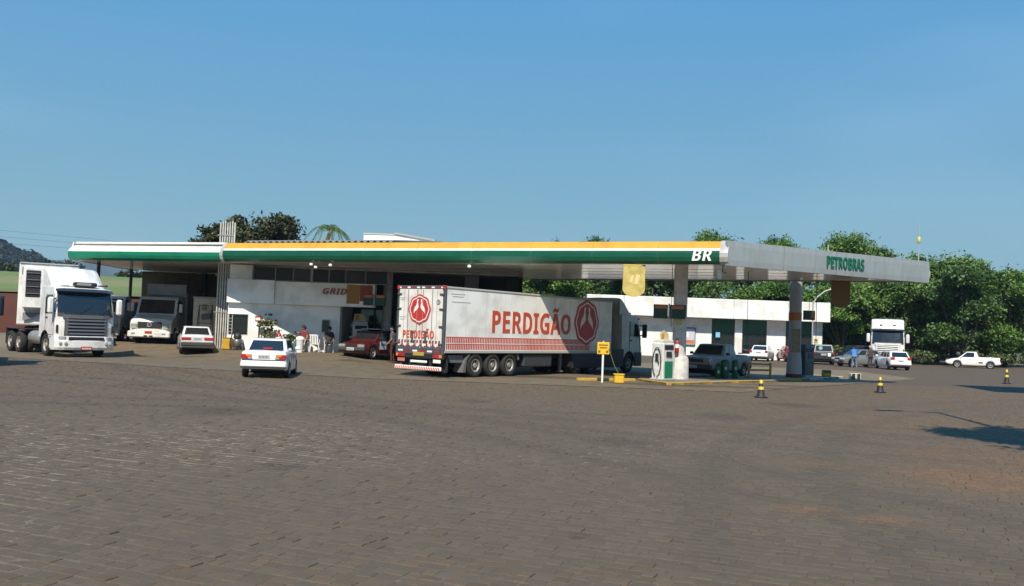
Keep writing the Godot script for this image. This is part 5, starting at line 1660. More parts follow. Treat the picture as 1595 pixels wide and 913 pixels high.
func lorries() -> void:
	var white := M("lorry white", 0.74, 0.74, 0.73, 0.32, 0, {"coat": 0.5, "dirt": 1, "scale": 0.4})
	var grille := M("grille grey", 0.16, 0.16, 0.17, 0.35, 0.4)
	var dark := M("dark trim", 0.02, 0.02, 0.022, 0.5)
	var black := M("chassis black", 0.016, 0.016, 0.016, 0.7)
	var rim := M("lorry rim", 0.34, 0.32, 0.28, 0.5, 0.2)
	# tractor and reefer at the left
	var t1 := tractor("truck_tractor", "white cab-over truck with roof air deflector and grey grille beside the garage", P(-19.75, 0, 43.4), deg_to_rad(-46.0), white, 0, grille, 1.06)
	var rf := thing("reefer_trailer", "white refrigerated trailer with black louvred cooling unit behind the left truck", "trailer", P(-23.6, 0, 47.4), deg_to_rad(-66.0))
	# its front face is at x = 0 and it runs back along -x
	part("box_body", S.new().box(Vector3(-6.6, 2.95, 0), Vector3(13.0, 3.1, 2.75), 0.05), white, rf)
	part("cooling_unit", S.new().box(Vector3(0.2, 3.25, 0), Vector3(0.6, 2.2, 2.3), 0.12), white, rf)
	var lou := part("louvre_panel", S.new().box(Vector3(0.5, 3.45, 0.68), Vector3(0.06, 1.35, 0.66), 0.03), dark, rf)
	for i in 4: part("louvre", S.new().box(Vector3(0.55, 2.95 + i * 0.34, 0.68), Vector3(0.08, 0.05, 0.6), 0.01, Basis(Vector3.BACK, 0.5)), M("louvre grey", 0.06, 0.06, 0.065, 0.5), lou)
	part("fuel_pocket", S.new().plate(PackedVector2Array([Vector2(-0.4, 0), Vector2(0.4, 0), Vector2(0.4, -0.42), Vector2(0.05, -0.3)]), 0.05, Transform3D(Basis(Vector3(0, 0, 1), Vector3.UP, Vector3(-1, 0, 0)), Vector3(0.06, 2.0, 0.7))), M("pocket grey", 0.2, 0.2, 0.2, 0.6), rf)
	part("front_rail", S.new().box(Vector3(-0.08, 4.51, 0), Vector3(0.1, 0.06, 2.7), 0.01).box(Vector3(-0.08, 1.42, 0), Vector3(0.1, 0.08, 2.76), 0.01), M("frame grey", 0.35, 0.36, 0.36, 0.5), rf)
	part("handle", S.new().tube(Vector3(0.05, 3.9, 1.2), Vector3(0.05, 4.3, 1.2), 0.02), dark, rf)
	part("chassis", S.new().box(Vector3(-7.0, 1.25, 0), Vector3(12.0, 0.25, 1.0)), black, rf)
	part("pallet_box", S.new().box(Vector3(-5.2, 0.85, 0), Vector3(2.6, 0.8, 2.5), 0.05), black, rf)
	for s in [-1.0, 1.0]: part("landing_leg", S.new().box(Vector3(-2.9, 0.6, s * 0.8), Vector3(0.14, 1.2, 0.14), 0.02), black, rf)
	for x in [-9.6, -10.9, -12.2]:
		for s in [-1.0, 1.0]: wheel(rf, Vector3(x, 0.52, s * 1.2), 0.52, 0.3, rim, s, 0.56)
	# the big trailer in the middle
	middle_trailer()
	var fwd := Vector2(0.602, 0.799)
	var rear := Vector2(-3.65, 37.9)
	var nose := rear + fwd * (12.9 + 3.4)
	var shade_white := M("cab white shade darkened", 0.5, 0.5, 0.48, 0.35, 0, {"coat": 0.4, "dirt": 1, "scale": 0.4})  # white cab paint darkened to deepen the canopy shade on it
	var shaded := tractor("truck_tractor", "white truck cab in the canopy shade, coupled to the lettered trailer", P(nose.x, 0, nose.y), deg_to_rad(53.0), shade_white, 0, grille, 0.98)
	for sgn in [-1.0, 1.0]:
		part("side_skirt", S.new().box(Vector3(-4.6, 0.78, sgn * 1.27), Vector3(5.0, 0.95, 0.06), 0.02), dark, shaded)
		part("cab_skirt", S.new().box(Vector3(-0.55, 0.72, sgn * 1.27), Vector3(0.75, 0.75, 0.05), 0.02), dark, shaded)
	# high roofed truck in the distance and bonneted trucks in the garage
	tractor("truck_tractor", "high roofed white truck seen head-on before the trees", P(32.5, 0, 80.2), deg_to_rad(-110.0), white, 1, white, 1.08)
	conventional("white bonneted truck in the garage mouth with its cab half in shade", P(-20.6, elev(-20.6, 53.2), 53.2), deg_to_rad(-86.0))
	conventional("second bonneted truck, mostly hidden behind the left truck", P(-24.3, elev(-23.4, 54.5), 55.0), deg_to_rad(-80.0), false)
	var t5 := tractor("truck_tractor", "parked truck at the left edge of the yard, only its mirror in view", P(-19.95, 0, 33.2), deg_to_rad(-62.0), M("lorry dark blue", 0.02, 0.03, 0.06, 0.3, 0, {"coat": 0.5}), 0, grille, 1.0)


func middle_trailer() -> void:
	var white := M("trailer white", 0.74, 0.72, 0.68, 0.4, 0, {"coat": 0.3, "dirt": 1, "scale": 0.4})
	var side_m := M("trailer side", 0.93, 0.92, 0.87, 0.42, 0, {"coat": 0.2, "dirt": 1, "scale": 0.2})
	var red := M("badge red", 0.52, 0.035, 0.025, 0.45, 0, {"dirt": 2, "scale": 1.0})
	var lred := M("letter red", 0.62, 0.085, 0.03, 0.45, 0, {"dirt": 2, "scale": 1.0})
	var pr := M("print white", 0.78, 0.77, 0.74, 0.5)
	var frame := M("trailer frame", 0.09, 0.095, 0.1, 0.5, 0.2, {"dirt": 1, "scale": 1.0})
	var black := M("chassis black", 0.016, 0.016, 0.016, 0.7, 0, {"dirt": 1, "scale": 1.5})
	var rim := M("lorry rim", 0.34, 0.32, 0.28, 0.5, 0.2, {"dirt": 1, "scale": 2.0})
	var redl := M("tail lamp red", 0.42, 0.012, 0.012, 0.12, 0, {"coat": 1.0})
	var amber := M("indicator amber", 0.75, 0.22, 0.02, 0.15, 0, {"coat": 1.0})
	var o := thing("lettered_trailer", "white box semi-trailer with red lettering and round red badge, parked half under the canopy", "trailer", P(-3.65, 0, 37.9), deg_to_rad(53.0))
	var L := 12.9
	var W := 2.6
	var h := W * 0.5
	var y0 := 1.07
	var y1 := 3.66
	part("box_body", S.new().box(Vector3(L * 0.5, (y0 + y1) * 0.5, 0), Vector3(L, y1 - y0, W - 0.03), 0.02), side_m, o)
	part("roof_rail", S.new().box(Vector3(L * 0.5, y1 - 0.02, h - 0.02), Vector3(L, 0.09, 0.06), 0.02).box(Vector3(L * 0.5, y1 - 0.02, -h + 0.02), Vector3(L, 0.09, 0.06), 0.02), M("rail pale", 0.45, 0.44, 0.4, 0.5), o)
	part("lower_rail", S.new().box(Vector3(L * 0.5, y0, h - 0.01), Vector3(L, 0.12, 0.06), 0.015).box(Vector3(L * 0.5, y0, -h + 0.01), Vector3(L, 0.12, 0.06), 0.015), M("rail pale", 0.45, 0.44, 0.4, 0.5), o)
	# faint vertical sheet joints on the side, and the red and white dashes along its foot
	for i in range(1, 10):
		part("sheet_joint", S.new().box(Vector3(i * 1.29, (y0 + y1) * 0.5 + 0.06, h - 0.012), Vector3(0.012, y1 - y0 - 0.2, 0.01)), M("joint grey", 0.5, 0.5, 0.48, 0.5), o)
	for row in 2:
		var n := 96
		var s := S.new()
		for i in n:
			s.box(Vector3(0.12 + i * 0.112 + 0.03, y0 + 0.2 + row * 0.28, h - 0.011), Vector3(0.068, 0.23, 0.008))
		var ds := part("dash_row", s, M("faded red", 0.48, 0.06, 0.035, 0.6), o)
		ds.set_meta("kind", "stuff")
		part("dash_line", S.new().box(Vector3(5.5, y0 + 0.31 + row * 0.28, h - 0.012), Vector3(10.8, 0.025, 0.008)), M("faded red", 0.48, 0.06, 0.035, 0.6), o)
	# side lettering and badge
	text("PERDIGÃO", 0.92, 0.012, M("letter edge", 0.7, 0.62, 0.58, 0.5), o, Transform3D(Basis.from_scale(Vector3(0.985, 1.075, 0.6)), Vector3(6.03, 2.34, h - 0.011)), "letter_edge")
	text("PERDIGÃO", 0.92, 0.02, lred, o, Transform3D(Basis.from_scale(Vector3(0.97, 1.0, 1)), Vector3(6.03, 2.34, h - 0.006)))
	badge(o, Transform3D(Basis(), Vector3(10.5, 2.52, h - 0.014)), 1.08, red, pr)
	part("route_print", S.new().box(Vector3(0.75, 3.4, h - 0.01), Vector3(0.9, 0.02, 0.006)).box(Vector3(0.75, 3.3, h - 0.01), Vector3(0.7, 0.02, 0.006)).box(Vector3(0.95, 3.08, h - 0.01), Vector3(1.2, 0.02, 0.006)), M("print grey", 0.35, 0.36, 0.38, 0.6), o)
	# rear frame and doors
	part("rear_frame", S.new().box(Vector3(-0.02, y1 - 0.03, 0), Vector3(0.12, 0.16, W), 0.02).box(Vector3(-0.02, (y0 + y1) * 0.5, h - 0.05), Vector3(0.12, y1 - y0, 0.13), 0.02).box(Vector3(-0.02, (y0 + y1) * 0.5, -h + 0.05), Vector3(0.12, y1 - y0, 0.11), 0.02).box(Vector3(-0.02, y0 - 0.02, 0), Vector3(0.14, 0.26, W), 0.02), frame, o)
	for s in [-1.0, 1.0]:
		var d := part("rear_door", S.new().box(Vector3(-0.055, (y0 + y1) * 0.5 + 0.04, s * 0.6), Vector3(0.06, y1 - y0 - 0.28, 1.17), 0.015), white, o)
		for k in 2:
			var z: float = s * (0.16 + k * 0.5)
			part("lock_bar", S.new().tube(Vector3(-0.105, y0 + 0.15, z), Vector3(-0.105, y1 - 0.12, z), 0.016, 0.016, 6), M("bar grey", 0.3, 0.3, 0.3, 0.4, 0.4), d)
		part("lock_handle", S.new().box(Vector3(-0.12, 1.62, s * 0.36), Vector3(0.04, 0.3, 0.1), 0.02).box(Vector3(-0.125, 1.82, s * 0.36), Vector3(0.03, 0.08, 0.16), 0.02).box(Vector3(-0.125, 1.44, s * 0.36), Vector3(0.03, 0.08, 0.16), 0.02), frame, d)
		for y in [1.35, 2.05, 2.75, 3.35]:
			part("hinge", S.new().box(Vector3(-0.1, y, s * 1.16), Vector3(0.05, 0.08, 0.24), 0.015), frame, d)
		part("door_seam", S.new().box(Vector3(-0.088, (y0 + y1) * 0.5, s * 0.9), Vector3(0.008, 2.2, 0.012)), M("bar grey", 0.3, 0.3, 0.3, 0.4, 0.4), d)
	for s in [-1.0, 1.0]:
		for k in 5:
			part("reflector", S.new().box(Vector3(-0.085, y1 - 0.03, s * (0.14 + k * 0.26)), Vector3(0.02, 0.06, 0.16)), redl if k % 2 else pr, o)
		part("corner_marker", S.new().box(Vector3(-0.04, y1 - 0.03, s * 1.24), Vector3(0.16, 0.17, 0.13), 0.02), redl, o)
	for row in 2:
		for i in 14:
			part("chevron", S.new().box(Vector3(-0.095, y0 + 0.22 + row * 0.14, -1.1 + i * 0.169), Vector3(0.012, 0.12, 0.08), 0.0, Basis(Vector3.RIGHT, 0.25)), redl if (i + row) % 2 else (pr if row == 0 else frame), o)
	var rb := Basis(Vector3(0, 0, 1), Vector3.UP, Vector3(-1, 0, 0))
	badge(o, Transform3D(rb, Vector3(-0.1, 2.74, -0.02)), 0.59, red, pr)
	text("PERDIGÃO", 0.3, 0.015, lred, o, Transform3D(rb * Basis.from_scale(Vector3(0.84, 1, 1)), Vector3(-0.11, 1.72, -0.05)), "rear_lettering")
	var em := part("round_emblem", S.new().lathe([[0.11, 0], [0.11, 0.012], [0.07, 0.012], [0.07, 0]], 18, Transform3D(rb, Vector3(-0.09, 3.05, 0.98))), M("print grey", 0.35, 0.36, 0.38, 0.6), o)
	part("emblem_centre", S.new().lathe([[0.045, 0], [0.045, 0.012]], 12, Transform3D(rb, Vector3(-0.09, 3.05, 0.98))), M("print grey", 0.35, 0.36, 0.38, 0.6), em)
	part("small_print", S.new().box(Vector3(-0.09, 3.2, -1.0), Vector3(0.008, 0.03, 0.3)).box(Vector3(-0.09, 3.12, -1.0), Vector3(0.008, 0.03, 0.24)).box(Vector3(-0.09, 2.42, -0.98), Vector3(0.008, 0.03, 0.3)).box(Vector3(-0.09, 2.32, -0.98), Vector3(0.008, 0.03, 0.26)), M("print grey", 0.35, 0.36, 0.38, 0.6), o)
	# lamp bar, plate, underrun bar
	part("lamp_bar", S.new().box(Vector3(0.0, 0.86, 0), Vector3(0.14, 0.24, W), 0.03), black, o)
	for k in 6: part("reflector", S.new().box(Vector3(-0.09, y0 - 0.02, -1.0 + k * 0.4), Vector3(0.02, 0.07, 0.26)), redl if k % 2 else pr, o)
	for s in [-1.0, 1.0]:
		var tl := part("tail_light", S.new().box(Vector3(-0.08, 0.86, s * 1.0), Vector3(0.06, 0.13, 0.46), 0.02), redl, o)
		part("indicator", S.new().box(Vector3(-0.085, 0.86, s * 1.18), Vector3(0.06, 0.13, 0.14), 0.02), amber, tl)
		part("mud_flap", S.new().box(Vector3(0.3, 0.5, s * 1.0), Vector3(0.03, 0.55, 0.5)), black, o)
		part("marker_plate", S.new().box(Vector3(-0.06, 0.66, s * 0.98), Vector3(0.03, 0.14, 0.4), 0.01), M("marker pink", 0.5, 0.16, 0.13, 0.5) if s < 0 else M("sign white", 0.75, 0.75, 0.73, 0.5), o)
		part("bar_bracket", S.new().box(Vector3(0.05, 0.62, s * 0.55), Vector3(0.1, 0.5, 0.12), 0.02), black, o)
	part("licence_plate", S.new().box(Vector3(-0.09, 0.93, 0), Vector3(0.02, 0.15, 0.6), 0.004), M("plate ochre", 0.42, 0.3, 0.06, 0.5), o)
	part("step_bar", S.new().box(Vector3(-0.06, 0.62, 0), Vector3(0.06, 0.1, 0.9), 0.02), pr, o)
	var ub := part("underrun_bar", S.new().box(Vector3(-0.1, 0.36, -0.02), Vector3(0.1, 0.17, 2.55), 0.03), pr, o)
	for i in 20: part("bar_stripe", S.new().box(Vector3(-0.152, 0.36, -1.22 + i * 0.126), Vector3(0.006, 0.15, 0.05), 0.0, Basis(Vector3.RIGHT, -0.6)), lred, ub)
	# running gear
	part("chassis", S.new().box(Vector3(L * 0.5, 0.86, 0.45), Vector3(L - 0.4, 0.28, 0.12)).box(Vector3(L * 0.5, 0.86, -0.45), Vector3(L - 0.4, 0.28, 0.12)).box(Vector3(3.2, 0.7, 0), Vector3(3.4, 0.3, 0.8), 0.05), black, o)
	trailer_axles(o, [2.05, 3.22, 4.4], W, rim)
	for s in [-1.0, 1.0]:
		part("toolbox", S.new().plate(PackedVector2Array([Vector2(0.35, 0.92), Vector2(1.3, 0.92), Vector2(1.3, 0.62), Vector2(0.55, 0.62)]), 0.36, Transform3D(Basis(), Vector3(0, 0, s * 1.0 - 0.18))), M("toolbox grey", 0.17, 0.17, 0.17, 0.5, 0.2, {"dirt": 1, "scale": 1.0}), o)
		part("wheel_guard", S.new().plate(PackedVector2Array([Vector2(1.2, 0.22), Vector2(1.35, 0.75), Vector2(1.62, 1.0), Vector2(1.68, 0.98), Vector2(1.46, 0.7), Vector2(1.4, 0.22)]), 0.5, Transform3D(Basis(), Vector3(0, 0, s * 1.03 - 0.25))), M("toolbox grey", 0.17, 0.17, 0.17, 0.5, 0.2), o)
		part("guard_arm", S.new().box(Vector3(5.05, 0.86, s * 1.1), Vector3(0.12, 0.34, 0.3), 0.03, Basis(Vector3.BACK, 0.4)), M("toolbox grey", 0.17, 0.17, 0.17, 0.5, 0.2), o)
		part("battery_box", S.new().box(Vector3(6.6, 0.68, s * 0.98), Vector3(2.2, 0.56, 0.5), 0.05), M("toolbox dark", 0.055, 0.055, 0.058, 0.5, 0.1, {"dirt": 1, "scale": 1.0}), o)
		part("landing_leg", S.new().box(Vector3(9.0, 0.55, s * 0.8), Vector3(0.14, 0.9, 0.14), 0.02).box(Vector3(9.0, 0.14, s * 0.8), Vector3(0.26, 0.08, 0.26), 0.02), M("toolbox grey", 0.17, 0.17, 0.17, 0.5, 0.2), o)
		part("side_lamp", S.new().box(Vector3(9.6, 0.95, s * 1.25), Vector3(0.14, 0.08, 0.03), 0.01), redl, o)
	part("front_unit", S.new().box(Vector3(L + 0.12, 2.4, 0), Vector3(0.3, 1.6, 1.9), 0.08), M("toolbox dark", 0.055, 0.055, 0.058, 0.5, 0.1), o)


# ---------------------------------------------------------------- cars
func cars() -> void:
	var white := M("car white", 0.78, 0.78, 0.77, 0.3, 0, {"coat": 0.7})
	var off := M("car white aged", 0.66, 0.66, 0.65, 0.34, 0, {"coat": 0.5, "dirt": 1, "scale": 0.5})
	var silver := M("car silver", 0.25, 0.245, 0.235, 0.5, 0.1, {"coat": 0.2})
	var red := M("car red shade darkened", 0.075, 0.008, 0.01, 0.32, 0, {"coat": 0.7})  # red lowered so the body colour itself carries the canopy shade
	var bred := M("car bright red", 0.35, 0.03, 0.02, 0.32, 0, {"coat": 0.7})
	var dark := M("car dark", 0.02, 0.023, 0.026, 0.3, 0, {"coat": 0.7})
	var grey := M("car grey", 0.22, 0.22, 0.21, 0.35, 0.3, {"coat": 0.6})
	var s1 := sedan_spec()
	s1.merge({"painted_bumper": true, "amber_tail": true, "painted_mirror": true}, true)
	var c1 := car("sedan_car", "white four-door sedan driving away across the yard", "car", P(-8.98, 0, 35.15), deg_to_rad(97.5), white, s1)
	part("brake_light", S.new().box(Vector3(-1.5, 1.06, 0.06), Vector3(0.1, 0.05, 0.34), 0.01), M("tail lamp red", 0.42, 0.012, 0.012, 0.12, 0, {"coat": 1.0}), c1)
	part("boot_seam", S.new().box(Vector3(-2.105, 0.92, 0), Vector3(0.01, 0.012, 1.3)).box(Vector3(-2.15, 0.66, 0), Vector3(0.03, 0.016, 1.5)), M("dark trim", 0.02, 0.02, 0.022, 0.5), c1)
	part("bumper_lip", S.new().box(Vector3(-2.13, 0.39, 0), Vector3(0.1, 0.03, 1.6), 0.01), M("dark trim", 0.02, 0.02, 0.022, 0.5), c1)
	part("exhaust_pipe", S.new().tube(Vector3(-2.2, 0.28, -0.45), Vector3(-1.9, 0.28, -0.45), 0.03), M("bar grey", 0.3, 0.3, 0.3, 0.4, 0.4), c1)
	var s2 := sedan_spec()
	s2.merge({"tail": [0.78, 0.14, 0.46]}, true)
	var gx := Vector2(-15.95, 47.7) + Vector2(cos(deg_to_rad(113)), sin(deg_to_rad(113))) * 2.1
	car("sedan_car", "small old silver-white saloon with grey bumper parked by the pipes", "car", P(gx.x, elev(gx.x, gx.y - 1.0), gx.y), deg_to_rad(112.0), off, s2)
	# red hatchback beside the trailer, its paint darkened as if in canopy shade
	var s3 := {"W": 0.82, "R": 0.3, "axles": [-1.22, 1.2],
		"st": [[-1.9, 0.42, 0.86, 0.74], [-1.85, 0.32, 0.97, 0.79], [-1.4, 0.24, 0.99, 0.82], [0.0, 0.2, 0.93, 0.83], [0.95, 0.2, 0.9, 0.825], [1.6, 0.22, 0.82, 0.81], [1.95, 0.27, 0.73, 0.77], [2.05, 0.4, 0.63, 0.72]],
		"cab": [-1.82, -1.35, 0.25, 0.98, 0.95, 1.42, 0.76, 0.62], "windows": [[0.12, 0.32], [0.36, 0.6], [0.64, 0.92]],
		"bump": [0.48, 0.2], "tail": [0.8, 0.2, 0.2], "head": [0.64, 0.15, 0.38], "plate_rear": 0.7}
	var rx := Vector2(-7.15, 48.55)
	var c3 := car("hatchback_car", "red car, paint darkened as if shaded, with blue and white door sticker, nosing out behind the trailer", "car", P(rx.x, elev(-7.4, 47.6) - 0.02, rx.y), deg_to_rad(-113.0), red, s3)
	part("door_sticker", S.new().box(Vector3(0.35, 0.68, -0.838), Vector3(0.62, 0.42, 0.012)), M("sticker pale", 0.55, 0.6, 0.68, 0.5), c3)
	part("sticker_print", S.new().box(Vector3(0.35, 0.72, -0.845), Vector3(0.5, 0.12, 0.006)), M("sticker blue", 0.12, 0.25, 0.5, 0.5), c3)
	part("roof_rack", S.new().box(Vector3(-0.5, 1.5, 0), Vector3(1.6, 0.04, 1.1), 0.01), M("frame grey", 0.35, 0.36, 0.36, 0.5), c3)
	# silver double-decade pickup at the pump
	var s4 := {"W": 0.95, "R": 0.36, "hub": 0.55, "axles": [-1.5, 1.55],
		"st": [[-2.4, 0.5, 1.04, 0.9], [-2.36, 0.42, 1.1, 0.94], [-1.5, 0.38, 1.1, 0.95], [-0.55, 0.34, 1.1, 0.95], [0.2, 0.34, 1.1, 0.95], [1.1, 0.34, 1.1, 0.95], [1.9, 0.38, 1.05, 0.94], [2.35, 0.44, 1.0, 0.92], [2.42, 0.5, 0.92, 0.9]],
		"cab": [-0.75, -0.55, 0.35, 0.95, 1.12, 1.68, 0.86, 0.72], "windows": [[0.12, 0.52], [0.58, 0.9]], "seams": [-0.55, 0.75],
		"bump": [0.55, 0.24], "tail": [0.85, 0.28, 0.14], "head": [0.86, 0.2, 0.34], "plate_rear": 0.6}
	var c4 := car("pickup_truck", "old silver square-fronted pickup at the pump island behind the column", "pickup", P(10.6, 0, 48.1), deg_to_rad(-128.0), silver, s4)
	part("load_bed", S.new().box(Vector3(-1.6, 1.125, 0), Vector3(1.4, 0.02, 1.6)), M("chassis black", 0.016, 0.016, 0.016, 0.7), c4)
	for s in [-1.0, 1.0]: part("bed_rail", S.new().tube(Vector3(-2.3, 1.24, s * 0.86), Vector3(-0.9, 1.24, s * 0.86), 0.03), M("dark trim", 0.02, 0.02, 0.022, 0.5), c4)
	# cars before the shop and trees
	var s5 := s1.duplicate()
	s5.erase("amber_tail")
	s5.tail = [0.85, 0.2, 0.22]
	car("sedan_car", "white sedan parked nose-in at the shop windows", "car", P(22.9, 0, 84.6), deg_to_rad(66.0), white, s5)
	var s6 := s3.duplicate()
	s6.tail = [1.0, 0.34, 0.16]
	car("hatchback_car", "bright red small car partly hidden by the far column", "car", P(25.6, 0, 85.2), deg_to_rad(88.0), bred, s6)
	var s7 := {"W": 0.9, "R": 0.35, "axles": [-1.3, 1.35],
		"st": [[-2.05, 0.5, 0.98, 0.84], [-2.0, 0.4, 1.08, 0.88], [-1.0, 0.32, 1.08, 0.9], [0.9, 0.32, 1.04, 0.9], [1.7, 0.36, 0.98, 0.87], [2.1, 0.45, 0.85, 0.8]],
		"cab": [-1.98, -1.75, 0.3, 0.95, 1.08, 1.7, 0.83, 0.7], "windows": [[0.1, 0.36], [0.4, 0.62], [0.66, 0.92]],
		"bump": [0.56, 0.26], "tail": [0.98, 0.2, 0.16], "head": [0.78, 0.18, 0.36], "plate_rear": 0.85, "painted_bumper": true}
	var c7 := car("suv_car", "dark estate car with pale stickers on its tailgate, right of the far pump", "car", P(27.0, 0, 80.6), deg_to_rad(75.0), dark, s7)
	part("tail_sticker", S.new().box(Vector3(-2.07, 0.86, 0.45), Vector3(0.02, 0.3, 0.26), 0.008), M("sign white", 0.75, 0.75, 0.73, 0.5), c7)
	part("window_sticker", S.new().lathe([[0.16, 0], [0.16, 0.012]], 14, Transform3D(Basis(Vector3.UP, -PI / 2 + 0.0), Vector3(-1.93, 1.4, -0.25))), M("sticker teal", 0.25, 0.45, 0.42, 0.5), c7)
	car("suv_car", "dark car parked beyond the stickered estate car", "car", P(32.0, 0, 86.5), deg_to_rad(95.0), dark, s7)
	car("hatchback_car", "grey car that the man in the blue shirt bends over", "car", P(28.6, 0, 76.4), deg_to_rad(196.0), grey, s3)
	var s8 := s3.duplicate()
	s8.merge({"painted_bumper": true, "painted_mirror": true, "tail": [0.88, 0.2, 0.3]}, true)
	car("hatchback_car", "white hatchback in front of the high roofed truck", "car", P(29.75, 0, 72.6), deg_to_rad(88.0), white, s8)
	# white compact pickup
	var s9 := {"W": 0.84, "R": 0.31, "hub": 0.7, "axles": [-1.42, 1.33],
		"st": [[-2.22, 0.45, 0.98, 0.74], [-2.16, 0.36, 1.02, 0.79], [-1.4, 0.26, 1.03, 0.83], [-0.4, 0.22, 1.02, 0.84], [0.5, 0.22, 0.97, 0.84], [1.2, 0.22, 0.9, 0.83], [1.8, 0.26, 0.8, 0.8], [2.15, 0.32, 0.68, 0.74], [2.24, 0.42, 0.58, 0.66]],
		"cab": [-0.5, -0.28, 0.5, 1.25, 0.95, 1.5, 0.77, 0.62], "windows": [[0.24, 0.9]], "seams": [-0.3, 1.05],
		"bump": [0.5, 0.22], "tail": [0.8, 0.22, 0.14], "head": [0.66, 0.14, 0.36], "plate_rear": 0.6, "painted_bumper": true, "painted_mirror": true}
	var c9 := car("compact_pickup", "white compact pickup parked side-on before the trees", "pickup", P(43.0, 0, 86.6), deg_to_rad(157.0), white, s9)
	part("load_bed", S.new().box(Vector3(-1.35, 1.045, 0), Vector3(1.5, 0.02, 1.36)), M("chassis black", 0.016, 0.016, 0.016, 0.7), c9)
	for s in [-1.0, 1.0]: part("side_vent", S.new().box(Vector3(-0.62, 0.52, s * 0.842), Vector3(0.34, 0.12, 0.012)), M("dark trim", 0.02, 0.02, 0.022, 0.5), c9)


# ---------------------------------------------------------------- pump islands
func pump(called: String, label: String, at: Vector3, turn: float, body: Material, panel: Material) -> Node3D:
	var o := thing(called, label, "fuel pump", at, turn)
	var dark := M("dark trim", 0.02, 0.02, 0.022, 0.5)
	part("housing", S.new().box(Vector3(0, 0.82, 0), Vector3(0.6, 1.6, 0.86), 0.05), body, o)
	part("plinth", S.new().box(Vector3(0, 0.04, 0), Vector3(0.7, 0.08, 0.96), 0.02), M("frame grey", 0.35, 0.36, 0.36, 0.5), o)
	part("lower_door", S.new().box(Vector3(0.305, 0.46, 0), Vector3(0.02, 0.72, 0.6), 0.008), panel, o)
	part("display", S.new().box(Vector3(0.31, 1.42, 0), Vector3(0.03, 0.2, 0.66), 0.01), dark, o)
	part("keypad", S.new().box(Vector3(0.31, 1.12, 0.0), Vector3(0.04, 0.24, 0.4), 0.01, Basis(Vector3.BACK, 0.15)), dark, o)
	for s in [-1.0, 1.0]:
		var n := part("nozzle", S.new().box(Vector3(0.0, 0.98, s * 0.46), Vector3(0.16, 0.34, 0.08), 0.03).tube(Vector3(0.05, 0.95, s * 0.5), Vector3(0.14, 0.72, s * 0.5), 0.022), dark, o)
		var pts := []
		for i in 17:
			var a := TAU * i / 17.0
			pts.append(Vector3(0.02 + 0.21 * sin(a), 0.78 - 0.62 * cos(a), s * 0.49))
		part("hose", S.new().path(pts, 0.022), dark, n)
	part("crown_frame", S.new().box(Vector3(0, 1.68, 0), Vector3(0.5, 0.1, 0.8), 0.02), body, o)
	return o


